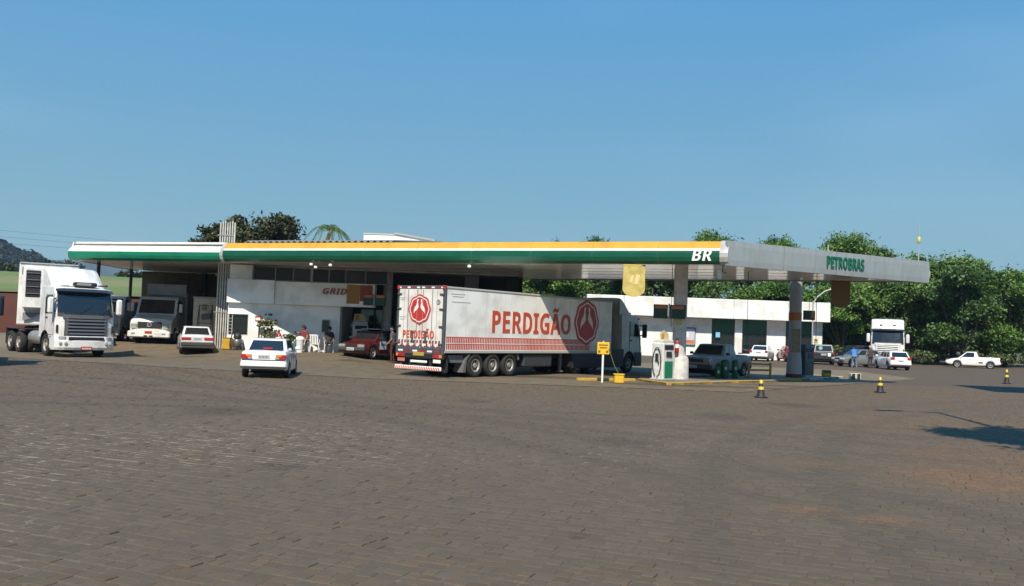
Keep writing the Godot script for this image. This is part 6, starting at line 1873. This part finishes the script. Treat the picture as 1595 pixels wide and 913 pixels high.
func islands() -> void:
	var kerb_y := M("kerb yellow", 0.48, 0.31, 0.05, 0.7, 0, {"dirt": 1, "scale": 0.8})
	var conc := M("island concrete", 0.2, 0.18, 0.15, 0.85, 0, {"dirt": 1, "scale": 0.5})
	var flat_xf := Transform3D(Basis(Vector3.RIGHT, Vector3(0, 0, -1), Vector3.UP), Vector3.ZERO)
	var k1 := Vector2(6.5, 37.9)
	var k2 := Vector2(13.4, 45.0)
	var k3 := Vector2(18.4, 51.4)
	var b3 := Vector2(17.0, 52.8)
	var b1 := Vector2(5.6, 40.6)
	struct("pump_island_pavement", S.new().plate(PackedVector2Array([k1, k2, k3, b3, b1]), 0.11, flat_xf), conc)
	var isl := thing("island_kerb", "yellow painted kerb along the pump island under the canopy", "kerb", P(10, 0, 41.5))
	var pts := [b1, k1, k2, k3, b3]
	for i in pts.size() - 1:
		var n := int(maxf(2.0, (pts[i + 1] - pts[i]).length() / 1.0))
		for k in n:
			var a: Vector2 = (pts[i] as Vector2).lerp(pts[i + 1], float(k) / n)
			var b: Vector2 = (pts[i] as Vector2).lerp(pts[i + 1], float(k + 1) / n)
			part("kerb_stone", wall_piece(S.new(), a, b.lerp(a, 0.012), 0.0, 0.13, 0.14, 0.02), kerb_y if not (i == 2 and k > 2) else M("kerb bare", 0.5, 0.45, 0.36, 0.8), isl, true)
	var kl := thing("lane_kerb", "short low yellow kerb left of the white and green pump", "kerb", P(4.5, 0, 39.5))
	for k in 3:
		part("kerb_stone", wall_piece(S.new(), Vector2(2.9, 39.1).lerp(Vector2(5.5, 40.3), k / 3.0), Vector2(2.9, 39.1).lerp(Vector2(5.5, 40.3), (k + 1) / 3.0 - 0.01), 0.0, 0.13, 0.16, 0.02), kerb_y, kl, true)
	var wp := M("pump white", 0.66, 0.67, 0.65, 0.4, 0, {"coat": 0.3, "dirt": 1, "scale": 1.0})
	var gp := M("pump green", 0.006, 0.17, 0.08, 0.4)
	var p1 := pump("fuel_pump", "white fuel pump with green lower door and looped hose at the canopy corner", P(6.62, 0.11, 40.25), deg_to_rad(-44.0), wp, gp)
	part("paper_flag", S.new().plate(PackedVector2Array([Vector2(-0.32, 0), Vector2(0.3, 0), Vector2(0.26, 0.32), Vector2(0.05, 0.42), Vector2(-0.28, 0.28)]), 0.03, Transform3D(Basis(Vector3(0, 0, 1), Vector3.UP, Vector3(-1, 0, 0)), Vector3(0.05, 1.73, 0))), M("flag cream", 0.6, 0.5, 0.28, 0.7), p1)
	part("paper_print", S.new().box(Vector3(0.02, 1.9, 0.14), Vector3(0.09, 0.24, 0.22), 0.02), M("flag amber", 0.5, 0.25, 0.05, 0.7), p1)
	pump("fuel_pump", "dark grey fuel pump in the shade right of the far column", P(15.65, 0.11, 49.4), deg_to_rad(-48.0), M("pump dark", 0.08, 0.085, 0.09, 0.45), M("pump dark green", 0.006, 0.06, 0.04, 0.4))
	var p3 := pump("fuel_pump", "pale fuel pump behind the red car, a poster tent on its top", P(-8.35, elev(-8.35, 51.4), 51.4), deg_to_rad(-65.0), wp, M("pump grey", 0.2, 0.2, 0.2, 0.4))
	part("poster_tent", S.new().plate(PackedVector2Array([Vector2(-0.36, 0), Vector2(0.36, 0), Vector2(0.3, 0.4), Vector2(-0.2, 0.42)]), 0.04, Transform3D(Basis(Vector3(0, 0, 1), Vector3.UP, Vector3(-1, 0, 0)), Vector3(0.05, 1.75, 0))), M("flag cream", 0.6, 0.5, 0.28, 0.7), p3)
	part("poster_print", S.new().box(Vector3(0.03, 1.95, 0.16), Vector3(0.09, 0.26, 0.22)), M("flag amber", 0.5, 0.25, 0.05, 0.7), p3)
	var ct := thing("counter", "long grey counter top running behind the red car to the trailer", "counter", P(-6.3, elev(-6.3, 51.6), 51.9))
	part("top", S.new().box(Vector3(0, 1.42, 0), Vector3(2.6, 0.16, 0.5), 0.03), M("frame grey", 0.35, 0.36, 0.36, 0.5), ct)
	for s in [-1.0, 1.0]: part("leg", S.new().box(Vector3(s * 1.1, 0.68, 0), Vector3(0.12, 1.36, 0.4), 0.02), M("interior dark", 0.02, 0.022, 0.022, 0.6), ct)
	# extinguisher on the column
	var up := Transform3D(Basis(Vector3.RIGHT, -PI / 2), Vector3.ZERO)
	var ex := thing("fire_extinguisher", "red fire extinguisher hung on the corner canopy column", "extinguisher", P(7.42, 1.25, 41.42))
	part("cylinder", S.new().lathe([[0.06, 0.0], [0.09, 0.03], [0.09, 0.5], [0.03, 0.6]], 14, up), M("extinguisher red", 0.42, 0.02, 0.015, 0.3), ex)
	part("label", S.new().lathe([[0.093, 0.25], [0.093, 0.42]], 14, up), M("sign white", 0.75, 0.75, 0.73, 0.5), ex)
	part("valve", S.new().box(Vector3(0, 0.64, 0), Vector3(0.14, 0.05, 0.04), 0.01), M("dark trim", 0.02, 0.02, 0.022, 0.5), ex)
	# green drums by the pickup
	var gm := M("drum green", 0.008, 0.12, 0.06, 0.45, 0, {"dirt": 1, "scale": 1.0})
	var first: Node3D = null
	for q in [[9.78, 43.7, 0.5, "low green waste drum, first and shortest in the row before the silver pickup", 0.13], [10.15, 43.9, 0.8, "tall green waste drum before the front wheel of the silver pickup", 0.19], [10.72, 44.3, 0.8, "right-hand green waste drum of the row before the silver pickup", 0.15]]:
		var d := thing("waste_drum", q[3], "drum", P(q[0], 0.115, q[1]), 0.0, "green waste drums on the pump island")
		part("drum_body", S.new().lathe([[q[4] - 0.02, 0.0], [q[4], 0.03], [q[4], q[2] - 0.05], [q[4] + 0.02, q[2]], [q[4] - 0.02, q[2]]], 18, up), gm, d)
		part("label", S.new().box(Vector3(0.0, q[2] * 0.6, q[4]), Vector3(0.1, 0.14, 0.02)), M("sign faded", 0.3, 0.45, 0.36, 0.6), d)
		part("lid", S.new().lathe([[q[4] + 0.01, q[2]], [q[4] - 0.02, q[2] + 0.06], [0.05, q[2] + 0.09]], 18, up), gm, d)
	# low yellow barrier
	var yb := M("barrier yellow", 0.42, 0.3, 0.06, 0.6, 0, {"dirt": 1, "scale": 1.0})
	var br := thing("pipe_barrier", "low yellow pipe barrier on the island right of the green drums", "barrier", P(12.35, 0.11, 46.0), deg_to_rad(20.0))
	for q in [[-0.62, 0.4], [0.62, 0.75]]: part("post", S.new().box(Vector3(q[0], q[1] * 0.5, 0), Vector3(0.1, q[1], 0.1), 0.02), yb, br)
	part("rail", S.new().box(Vector3(0, 0.38, 0), Vector3(1.2, 0.1, 0.06), 0.02), yb, br)
	part("back_post", S.new().box(Vector3(-0.1, 0.35, -0.8), Vector3(0.1, 0.7, 0.1), 0.02), yb, br)
	part("back_rail", S.new().box(Vector3(0.25, 0.66, -0.4), Vector3(0.06, 0.08, 1.1), 0.02, Basis(Vector3.UP, 0.75)), yb, br)
	var yx := thing("yellow_box", "square yellow box on the kerb right of the dark pump", "box", P(17.1, 0.115, 50.3))
	part("box_body", S.new().box(Vector3(0, 0.19, 0), Vector3(0.42, 0.36, 0.36), 0.03), M("bin yellow", 0.5, 0.3, 0.02, 0.5), yx)
	part("stain", S.new().box(Vector3(0, 0.28, 0.183), Vector3(0.4, 0.14, 0.006)), M("box rust", 0.2, 0.09, 0.02, 0.7), yx)
	var bk := thing("kerb_block", "black and white block at the far end of the yellow kerb", "bollard", P(18.75, 0.012, 50.6))
	part("block", S.new().box(Vector3(0, 0.17, 0), Vector3(0.56, 0.34, 0.4), 0.03), M("kerb bare", 0.5, 0.45, 0.36, 0.8), bk)
	for s in [-1.0, 1.0]: part("stripe", S.new().box(Vector3(s * 0.14, 0.17, 0.2), Vector3(0.16, 0.3, 0.02)), M("dark trim", 0.02, 0.02, 0.022, 0.5), bk)
	var ps := thing("thin_post", "thin white post on the kerb between the dark pump and parked cars", "post", P(20.4, 0.0, 64.0))
	part("post", S.new().tube(Vector3.ZERO, Vector3(0, 1.75, 0), 0.05), M("post grey", 0.3, 0.32, 0.34, 0.5), ps)
	part("post_foot", S.new().box(Vector3(0, 0.05, 0), Vector3(0.24, 0.1, 0.24), 0.02), M("post grey", 0.3, 0.32, 0.34, 0.5), ps)
	# hanging banners
	for q in [[5.12, 39.2, 0.95, 1.36, "yellow", "bright yellow rounded banner hanging under the front edge of the canopy"], [15.75, 44.6, 0.95, 1.3, "brown", "brown shaded banner hanging under the grey end of the canopy"]]:
		var b := thing("hanging_banner", q[5], "banner", P(q[0], 4.97 - q[3], q[1]))
		var pp := PackedVector2Array([Vector2(-q[2] * 0.47, q[3])])
		for i in 11:
			var a := PI + PI * i / 10.0
			pp.append(Vector2(cos(a) * q[2] * 0.5, 0.35 + sin(a) * 0.35))
		pp.append(Vector2(q[2] * 0.47, q[3]))
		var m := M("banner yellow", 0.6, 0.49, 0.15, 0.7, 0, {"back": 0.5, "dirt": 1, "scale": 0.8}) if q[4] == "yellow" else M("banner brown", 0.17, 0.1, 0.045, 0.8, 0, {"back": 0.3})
		part("cloth", S.new().plate(pp, 0.015), m, b)
		part("hem", S.new().box(Vector3(0, q[3] - 0.03, 0.0), Vector3(q[2], 0.05, 0.05), 0.01), M("banner hem", 0.6, 0.4, 0.05, 0.7) if q[4] == "yellow" else M("banner brown", 0.17, 0.1, 0.045, 0.8), b)
		if q[4] == "yellow":
			part("faded_print", S.new().plate(PackedVector2Array([Vector2(-0.2, 0.62), Vector2(-0.08, 0.62), Vector2(0.0, 0.92), Vector2(-0.1, 0.92)]), 0.005, Transform3D(Basis(), Vector3(0, 0, 0.016))).plate(PackedVector2Array([Vector2(0.02, 0.55), Vector2(0.16, 0.55), Vector2(0.26, 0.95), Vector2(0.08, 0.95)]), 0.005, Transform3D(Basis(), Vector3(0, 0, 0.016))), M("faded print", 0.7, 0.55, 0.28, 0.7), b)


# ---------------------------------------------------------------- small things in the yard
func yard_things() -> void:
	var up := Transform3D(Basis(Vector3.RIGHT, -PI / 2), Vector3.ZERO)
	var dark := M("cone black", 0.025, 0.022, 0.026, 0.6)
	var yel := M("cone yellow", 0.62, 0.5, 0.04, 0.5)
	for q in [[8.78, 32.47, 0.62, "nearest black traffic cone with yellow bands, left of the other cones"], [15.34, 38.54, 0.64, "black and yellow traffic cone standing alone in the middle of the right yard"], [28.06, 52.6, 0.8, "farthest black and yellow cone by the dark shadow"]]:
		var c := thing("traffic_cone", q[3], "traffic cone", P(q[0], 0.012, q[1]), 0.3, "traffic cones in the yard")
		var h: float = q[2]
		part("cone_base", S.new().box(Vector3(0, 0.02, 0), Vector3(0.36, 0.04, 0.36), 0.015), dark, c)
		part("cone_body", S.new().lathe([[0.155, 0.04], [0.145, 0.06], [0.105, h * 0.46]], 18, up), dark, c)
		part("cone_band", S.new().lathe([[0.107, h * 0.46], [0.09, h * 0.62]], 18, up), yel, c)
		part("cone_neck", S.new().lathe([[0.088, h * 0.62], [0.06, h * 0.8]], 18, up), dark, c)
		part("cone_tip", S.new().lathe([[0.062, h * 0.8], [0.045, h * 0.97], [0.02, h]], 18, up), yel, c)
	# notice on a post
	var o := thing("post_sign", "small yellow notice on a white post before the trailer", "sign", P(3.84, 0, 38.4))
	part("post", S.new().tube(Vector3(0, 0, 0), Vector3(0, 1.3, 0), 0.045, 0.045, 10), M("sign white", 0.75, 0.75, 0.73, 0.5), o)
	part("panel", S.new().box(Vector3(0, 1.42, 0.05), Vector3(0.5, 0.5, 0.03), 0.012), M("sign yellow", 0.75, 0.45, 0.02, 0.5), o)
	part("panel_print", S.new().box(Vector3(0, 1.55, 0.067), Vector3(0.38, 0.05, 0.006)).box(Vector3(0, 1.44, 0.067), Vector3(0.32, 0.05, 0.006)).box(Vector3(-0.16, 1.28, 0.067), Vector3(0.09, 0.1, 0.006)).box(Vector3(0.16, 1.28, 0.067), Vector3(0.09, 0.1, 0.006)), M("print brown", 0.18, 0.08, 0.01, 0.6), o)
	part("finial", S.new().tube(Vector3(0, 1.3, 0), Vector3(0, 1.72, 0), 0.03), M("sign white", 0.75, 0.75, 0.73, 0.5), o)
	var bu := thing("yellow_bucket", "yellow square bucket of concrete on the ground beside the white post", "bucket", P(4.5, 0.01, 38.2))
	part("bucket_body", S.new().box(Vector3(0, 0.18, 0), Vector3(0.4, 0.36, 0.36), 0.04), M("bucket yellow", 0.65, 0.4, 0.02, 0.5), bu)
	part("bucket_rim", S.new().box(Vector3(0, 0.37, 0), Vector3(0.44, 0.05, 0.4), 0.015), M("bucket yellow", 0.65, 0.4, 0.02, 0.5), bu)
	part("stay_rope", S.new().path([Vector3(0, 0.38, 0), Vector3(-0.2, 0.72, -0.03), Vector3(-0.44, 1.4, -0.1)], 0.014, 5), M("rope green", 0.14, 0.18, 0.05, 0.8), bu)
	# street lamp behind the canopy
	var l := thing("street_lamp", "grey street lamp with curved arm behind the far column", "street lamp", P(24.3, 0, 75.0))
	part("pole", S.new().tube(Vector3.ZERO, Vector3(0, 5.2, 0), 0.06, 0.05), M("lamp grey", 0.4, 0.41, 0.42, 0.5, 0.2), l)
	part("arm", S.new().path([Vector3(0, 5.0, 0), Vector3(0.3, 5.5, 0), Vector3(0.9, 6.0, 0), Vector3(1.7, 6.3, 0), Vector3(2.3, 6.35, 0)], 0.06), M("lamp grey", 0.4, 0.41, 0.42, 0.5, 0.2), l)
	part("lamp_head", S.new().box(Vector3(2.6, 6.36, 0), Vector3(0.7, 0.12, 0.28), 0.05), M("lamp grey", 0.4, 0.41, 0.42, 0.5, 0.2), l)
	var m1 := thing("mast", "short grey mast on the roof over the green letters", "mast", P(14.9, 5.6, 44.0))
	part("mast_pole", S.new().tube(Vector3.ZERO, Vector3(0, 1.0, 0), 0.04, 0.03), M("lamp grey", 0.4, 0.41, 0.42, 0.5, 0.2), m1)
	part("mast_foot", S.new().box(Vector3(0, 0.02, 0), Vector3(0.2, 0.05, 0.2)), M("lamp grey", 0.4, 0.41, 0.42, 0.5, 0.2), m1)
	var m2 := thing("mast", "thin mast with a yellow lamp above the right end of the canopy", "mast", P(19.2, 5.6, 44.0))
	part("mast_pole", S.new().tube(Vector3.ZERO, Vector3(0, 2.1, 0), 0.03, 0.018), M("lamp grey", 0.4, 0.41, 0.42, 0.5, 0.2), m2)
	part("mast_lamp", S.new().lathe([[0.05, 1.25], [0.08, 1.3], [0.08, 1.5], [0.04, 1.55]], 12, up), M("mast yellow", 0.6, 0.5, 0.1, 0.5), m2)
	# wires over the field
	var w := thing("overhead_wire", "thin dark wires sloping down towards the white canopy end", "wires", P(-48, 0, 95))
	for k in 3:
		part("wire", S.new().path([Vector3(-10, 10.5 - k * 0.7, 0), Vector3(6, 9.6 - k * 0.55, 0), Vector3(24, 8.2 - k * 0.4, 0)], 0.011, 4), M("wire", 0.05, 0.05, 0.055, 0.7), w)
	part("wire_post", S.new().tube(Vector3(24, 0, 0), Vector3(24, 8.6, 0), 0.12, 0.09), M("bark", 0.11, 0.085, 0.06, 0.9), w)
	# plastic chairs by the wall
	var first: Node3D = null
	for q in [[-10.35, 49.3, 0.3, "white plastic chair standing empty between the two seated men"], [-11.0, 49.45, -0.3, "white plastic chair under the man leaning back by the sunlit wall"], [-9.6, 49.4, 0.2, "white plastic chair under the man in dark clothes"]]:
		if first == null:
			first = plastic_chair(q[3], P(q[0], elev(q[0], q[1]), q[1]), -PI / 2 + q[2])
		else:
			copy(first, q[3], P(q[0], elev(q[0], q[1]), q[1]), -PI / 2 + q[2], "white plastic chairs by the wall")


func plastic_chair(label: String, at: Vector3, turn: float) -> Node3D:
	var m := M("plastic white", 0.75, 0.75, 0.74, 0.45)
	var o := thing("plastic_chair", label, "chair", at, turn, "white plastic chairs by the wall")
	part("seat", S.new().box(Vector3(0, 0.43, 0), Vector3(0.46, 0.03, 0.46), 0.012), m, o)
	var b := S.new()
	for k in 5: b.box(Vector3(-0.24 - 0.02, 0.66, -0.18 + k * 0.09), Vector3(0.025, 0.44, 0.05), 0.008, Basis(Vector3.BACK, 0.16))
	b.box(Vector3(-0.3, 0.9, 0), Vector3(0.03, 0.06, 0.46), 0.012)
	part("backrest", b, m, o)
	for s in [-1.0, 1.0]:
		part("armrest", S.new().box(Vector3(-0.02, 0.66, s * 0.25), Vector3(0.48, 0.025, 0.06), 0.01).tube(Vector3(0.18, 0.65, s * 0.25), Vector3(0.2, 0.42, s * 0.22), 0.02), m, o)
		for x in [-1.0, 1.0]: part("leg", S.new().tube(Vector3(x * 0.2, 0.43, s * 0.2), Vector3(x * 0.25, 0.0, s * 0.24), 0.025, 0.018), m, o)
	return o


# ---------------------------------------------------------------- people
func people() -> void:
	var skin := Color(0.28, 0.16, 0.1)
	var black := Color(0.02, 0.02, 0.022)
	# bending over the grey car
	person("man in a bright blue shirt and jeans bending over the grey car", P(27.2, 0, 73.6), deg_to_rad(75.0), {
		"hip": [0, 0.93, 0], "chest": [0.3, 1.28, 0], "neck": [0.43, 1.42, 0], "head": [0.54, 1.47, 0], "face": [0.8, -0.6, 0],
		"l": {"elb": [0.4, 1.02, -0.24], "wri": [0.62, 0.98, -0.2], "kne": [0.06, 0.5, -0.13], "ank": [0.0, 0.09, -0.16], "toe": [0.17, 0.04, -0.17]},
		"r": {"elb": [0.42, 1.04, 0.26], "wri": [0.63, 1.0, 0.2], "kne": [0.04, 0.5, 0.14], "ank": [-0.02, 0.09, 0.18], "toe": [0.15, 0.04, 0.2]}},
		Color(0.03, 0.19, 0.5), Color(0.12, 0.19, 0.3), skin, Color(0.5, 0.5, 0.5), black)
	var stand := {
		"hip": [0, 0.93, 0], "chest": [0.02, 1.34, 0], "neck": [0.04, 1.5, 0], "head": [0.08, 1.6, 0], "face": [1, -0.25, 0],
		"l": {"elb": [-0.02, 1.12, -0.26], "wri": [0.16, 0.96, -0.24], "kne": [0.05, 0.5, -0.1], "ank": [0.0, 0.09, -0.11], "toe": [0.17, 0.04, -0.14]},
		"r": {"elb": [0.0, 1.12, 0.26], "wri": [0.2, 1.0, 0.2], "kne": [0.04, 0.5, 0.1], "ank": [-0.03, 0.09, 0.12], "toe": [0.14, 0.04, 0.16]}}
	person("man in a dark brown shirt standing next to the one in blue", P(28.45, 0, 73.5), deg_to_rad(100.0), stand, Color(0.06, 0.04, 0.035), Color(0.04, 0.035, 0.035), skin, black, Color(0.35, 0.3, 0.25))
	# seated by the wall: hip at chair height
	var sit := {
		"hip": [-0.05, 0.56, 0], "chest": [-0.14, 0.98, 0], "neck": [-0.12, 1.14, 0], "head": [-0.08, 1.24, 0], "face": [1, -0.1, 0],
		"l": {"elb": [0.02, 0.76, -0.27], "wri": [0.24, 0.7, -0.2], "kne": [0.4, 0.55, -0.12], "ank": [0.42, 0.09, -0.12], "toe": [0.58, 0.04, -0.14]},
		"r": {"elb": [0.02, 0.76, 0.27], "wri": [0.26, 0.68, 0.2], "kne": [0.42, 0.54, 0.13], "ank": [0.5, 0.09, 0.13], "toe": [0.66, 0.04, 0.16]}}
	person("seated man in dark clothes by the shop entrance", P(-9.6, elev(-9.6, 49.4) - 0.02, 49.4), -PI / 2 + 0.2, sit, Color(0.03, 0.03, 0.032), Color(0.03, 0.035, 0.045), skin, black, black, 0.5)
	var lean := sit.duplicate(true)
	lean.r = {"elb": [0.1, 0.98, 0.34], "wri": [0.32, 1.08, 0.3], "kne": [0.45, 0.56, 0.14], "ank": [0.62, 0.12, 0.14], "toe": [0.76, 0.08, 0.15]}
	person("seated man in a red top and blue jeans leaning back by the wall", P(-11.0, elev(-11.0, 49.45) - 0.02, 49.45), -PI / 2 - 0.3, lean, Color(0.16, 0.02, 0.02), Color(0.05, 0.08, 0.16), skin, black, black, 0.3)
	# standing behind the red car, half behind the trailer
	person("attendant in a dark shirt at the side window of the red car", P(-5.95, elev(-6.6, 47.4) - 0.02, 47.35), deg_to_rad(165.0), stand, Color(0.08, 0.08, 0.1), Color(0.07, 0.03, 0.03), skin, black, Color(0.2, 0.2, 0.2))


# ---------------------------------------------------------------- things beside and behind the viewer whose shadows lie on the yard
func shade_casters() -> void:
	var steel := M("lamp grey", 0.4, 0.41, 0.42, 0.5, 0.2)
	var l := thing("lamp_mast", "tall lamp mast beside the yard whose long shadow crosses the setts", "street lamp", P(11.6, 0, 16.6))
	part("pole", S.new().tube(Vector3.ZERO, Vector3(0, 12.6, 0), 0.13, 0.07), steel, l)
	part("arm", S.new().tube(Vector3(0, 12.5, 0), Vector3(-1.2, 12.65, 0), 0.06), steel, l)
	part("lamp_head", S.new().box(Vector3(-1.5, 12.66, 0), Vector3(0.9, 0.14, 0.4), 0.05), steel, l)
	tree("shade_tree", "tall tree beside the yard that throws the leafy shadow on the setts", P(11.3, 0, 9.6), 14.2, 2.7, 61, [0.03, 0.06, 0.014, 0.07, 0.11, 0.03], 0.72, "", 1.6, 0.16)
	var t := thing("price_totem", "tall price totem beside the yard that throws the dark shadow by the far cone", "sign", P(25.3, 0, 29.5))
	part("pole", S.new().box(Vector3(0, 7.0, 0), Vector3(0.5, 14.0, 0.4), 0.03), steel, t)
	part("panel", S.new().box(Vector3(-0.9, 17.0, 0), Vector3(7.6, 6.0, 0.4), 0.05), M("fascia green", 0.003, 0.088, 0.045, 0.28), t)
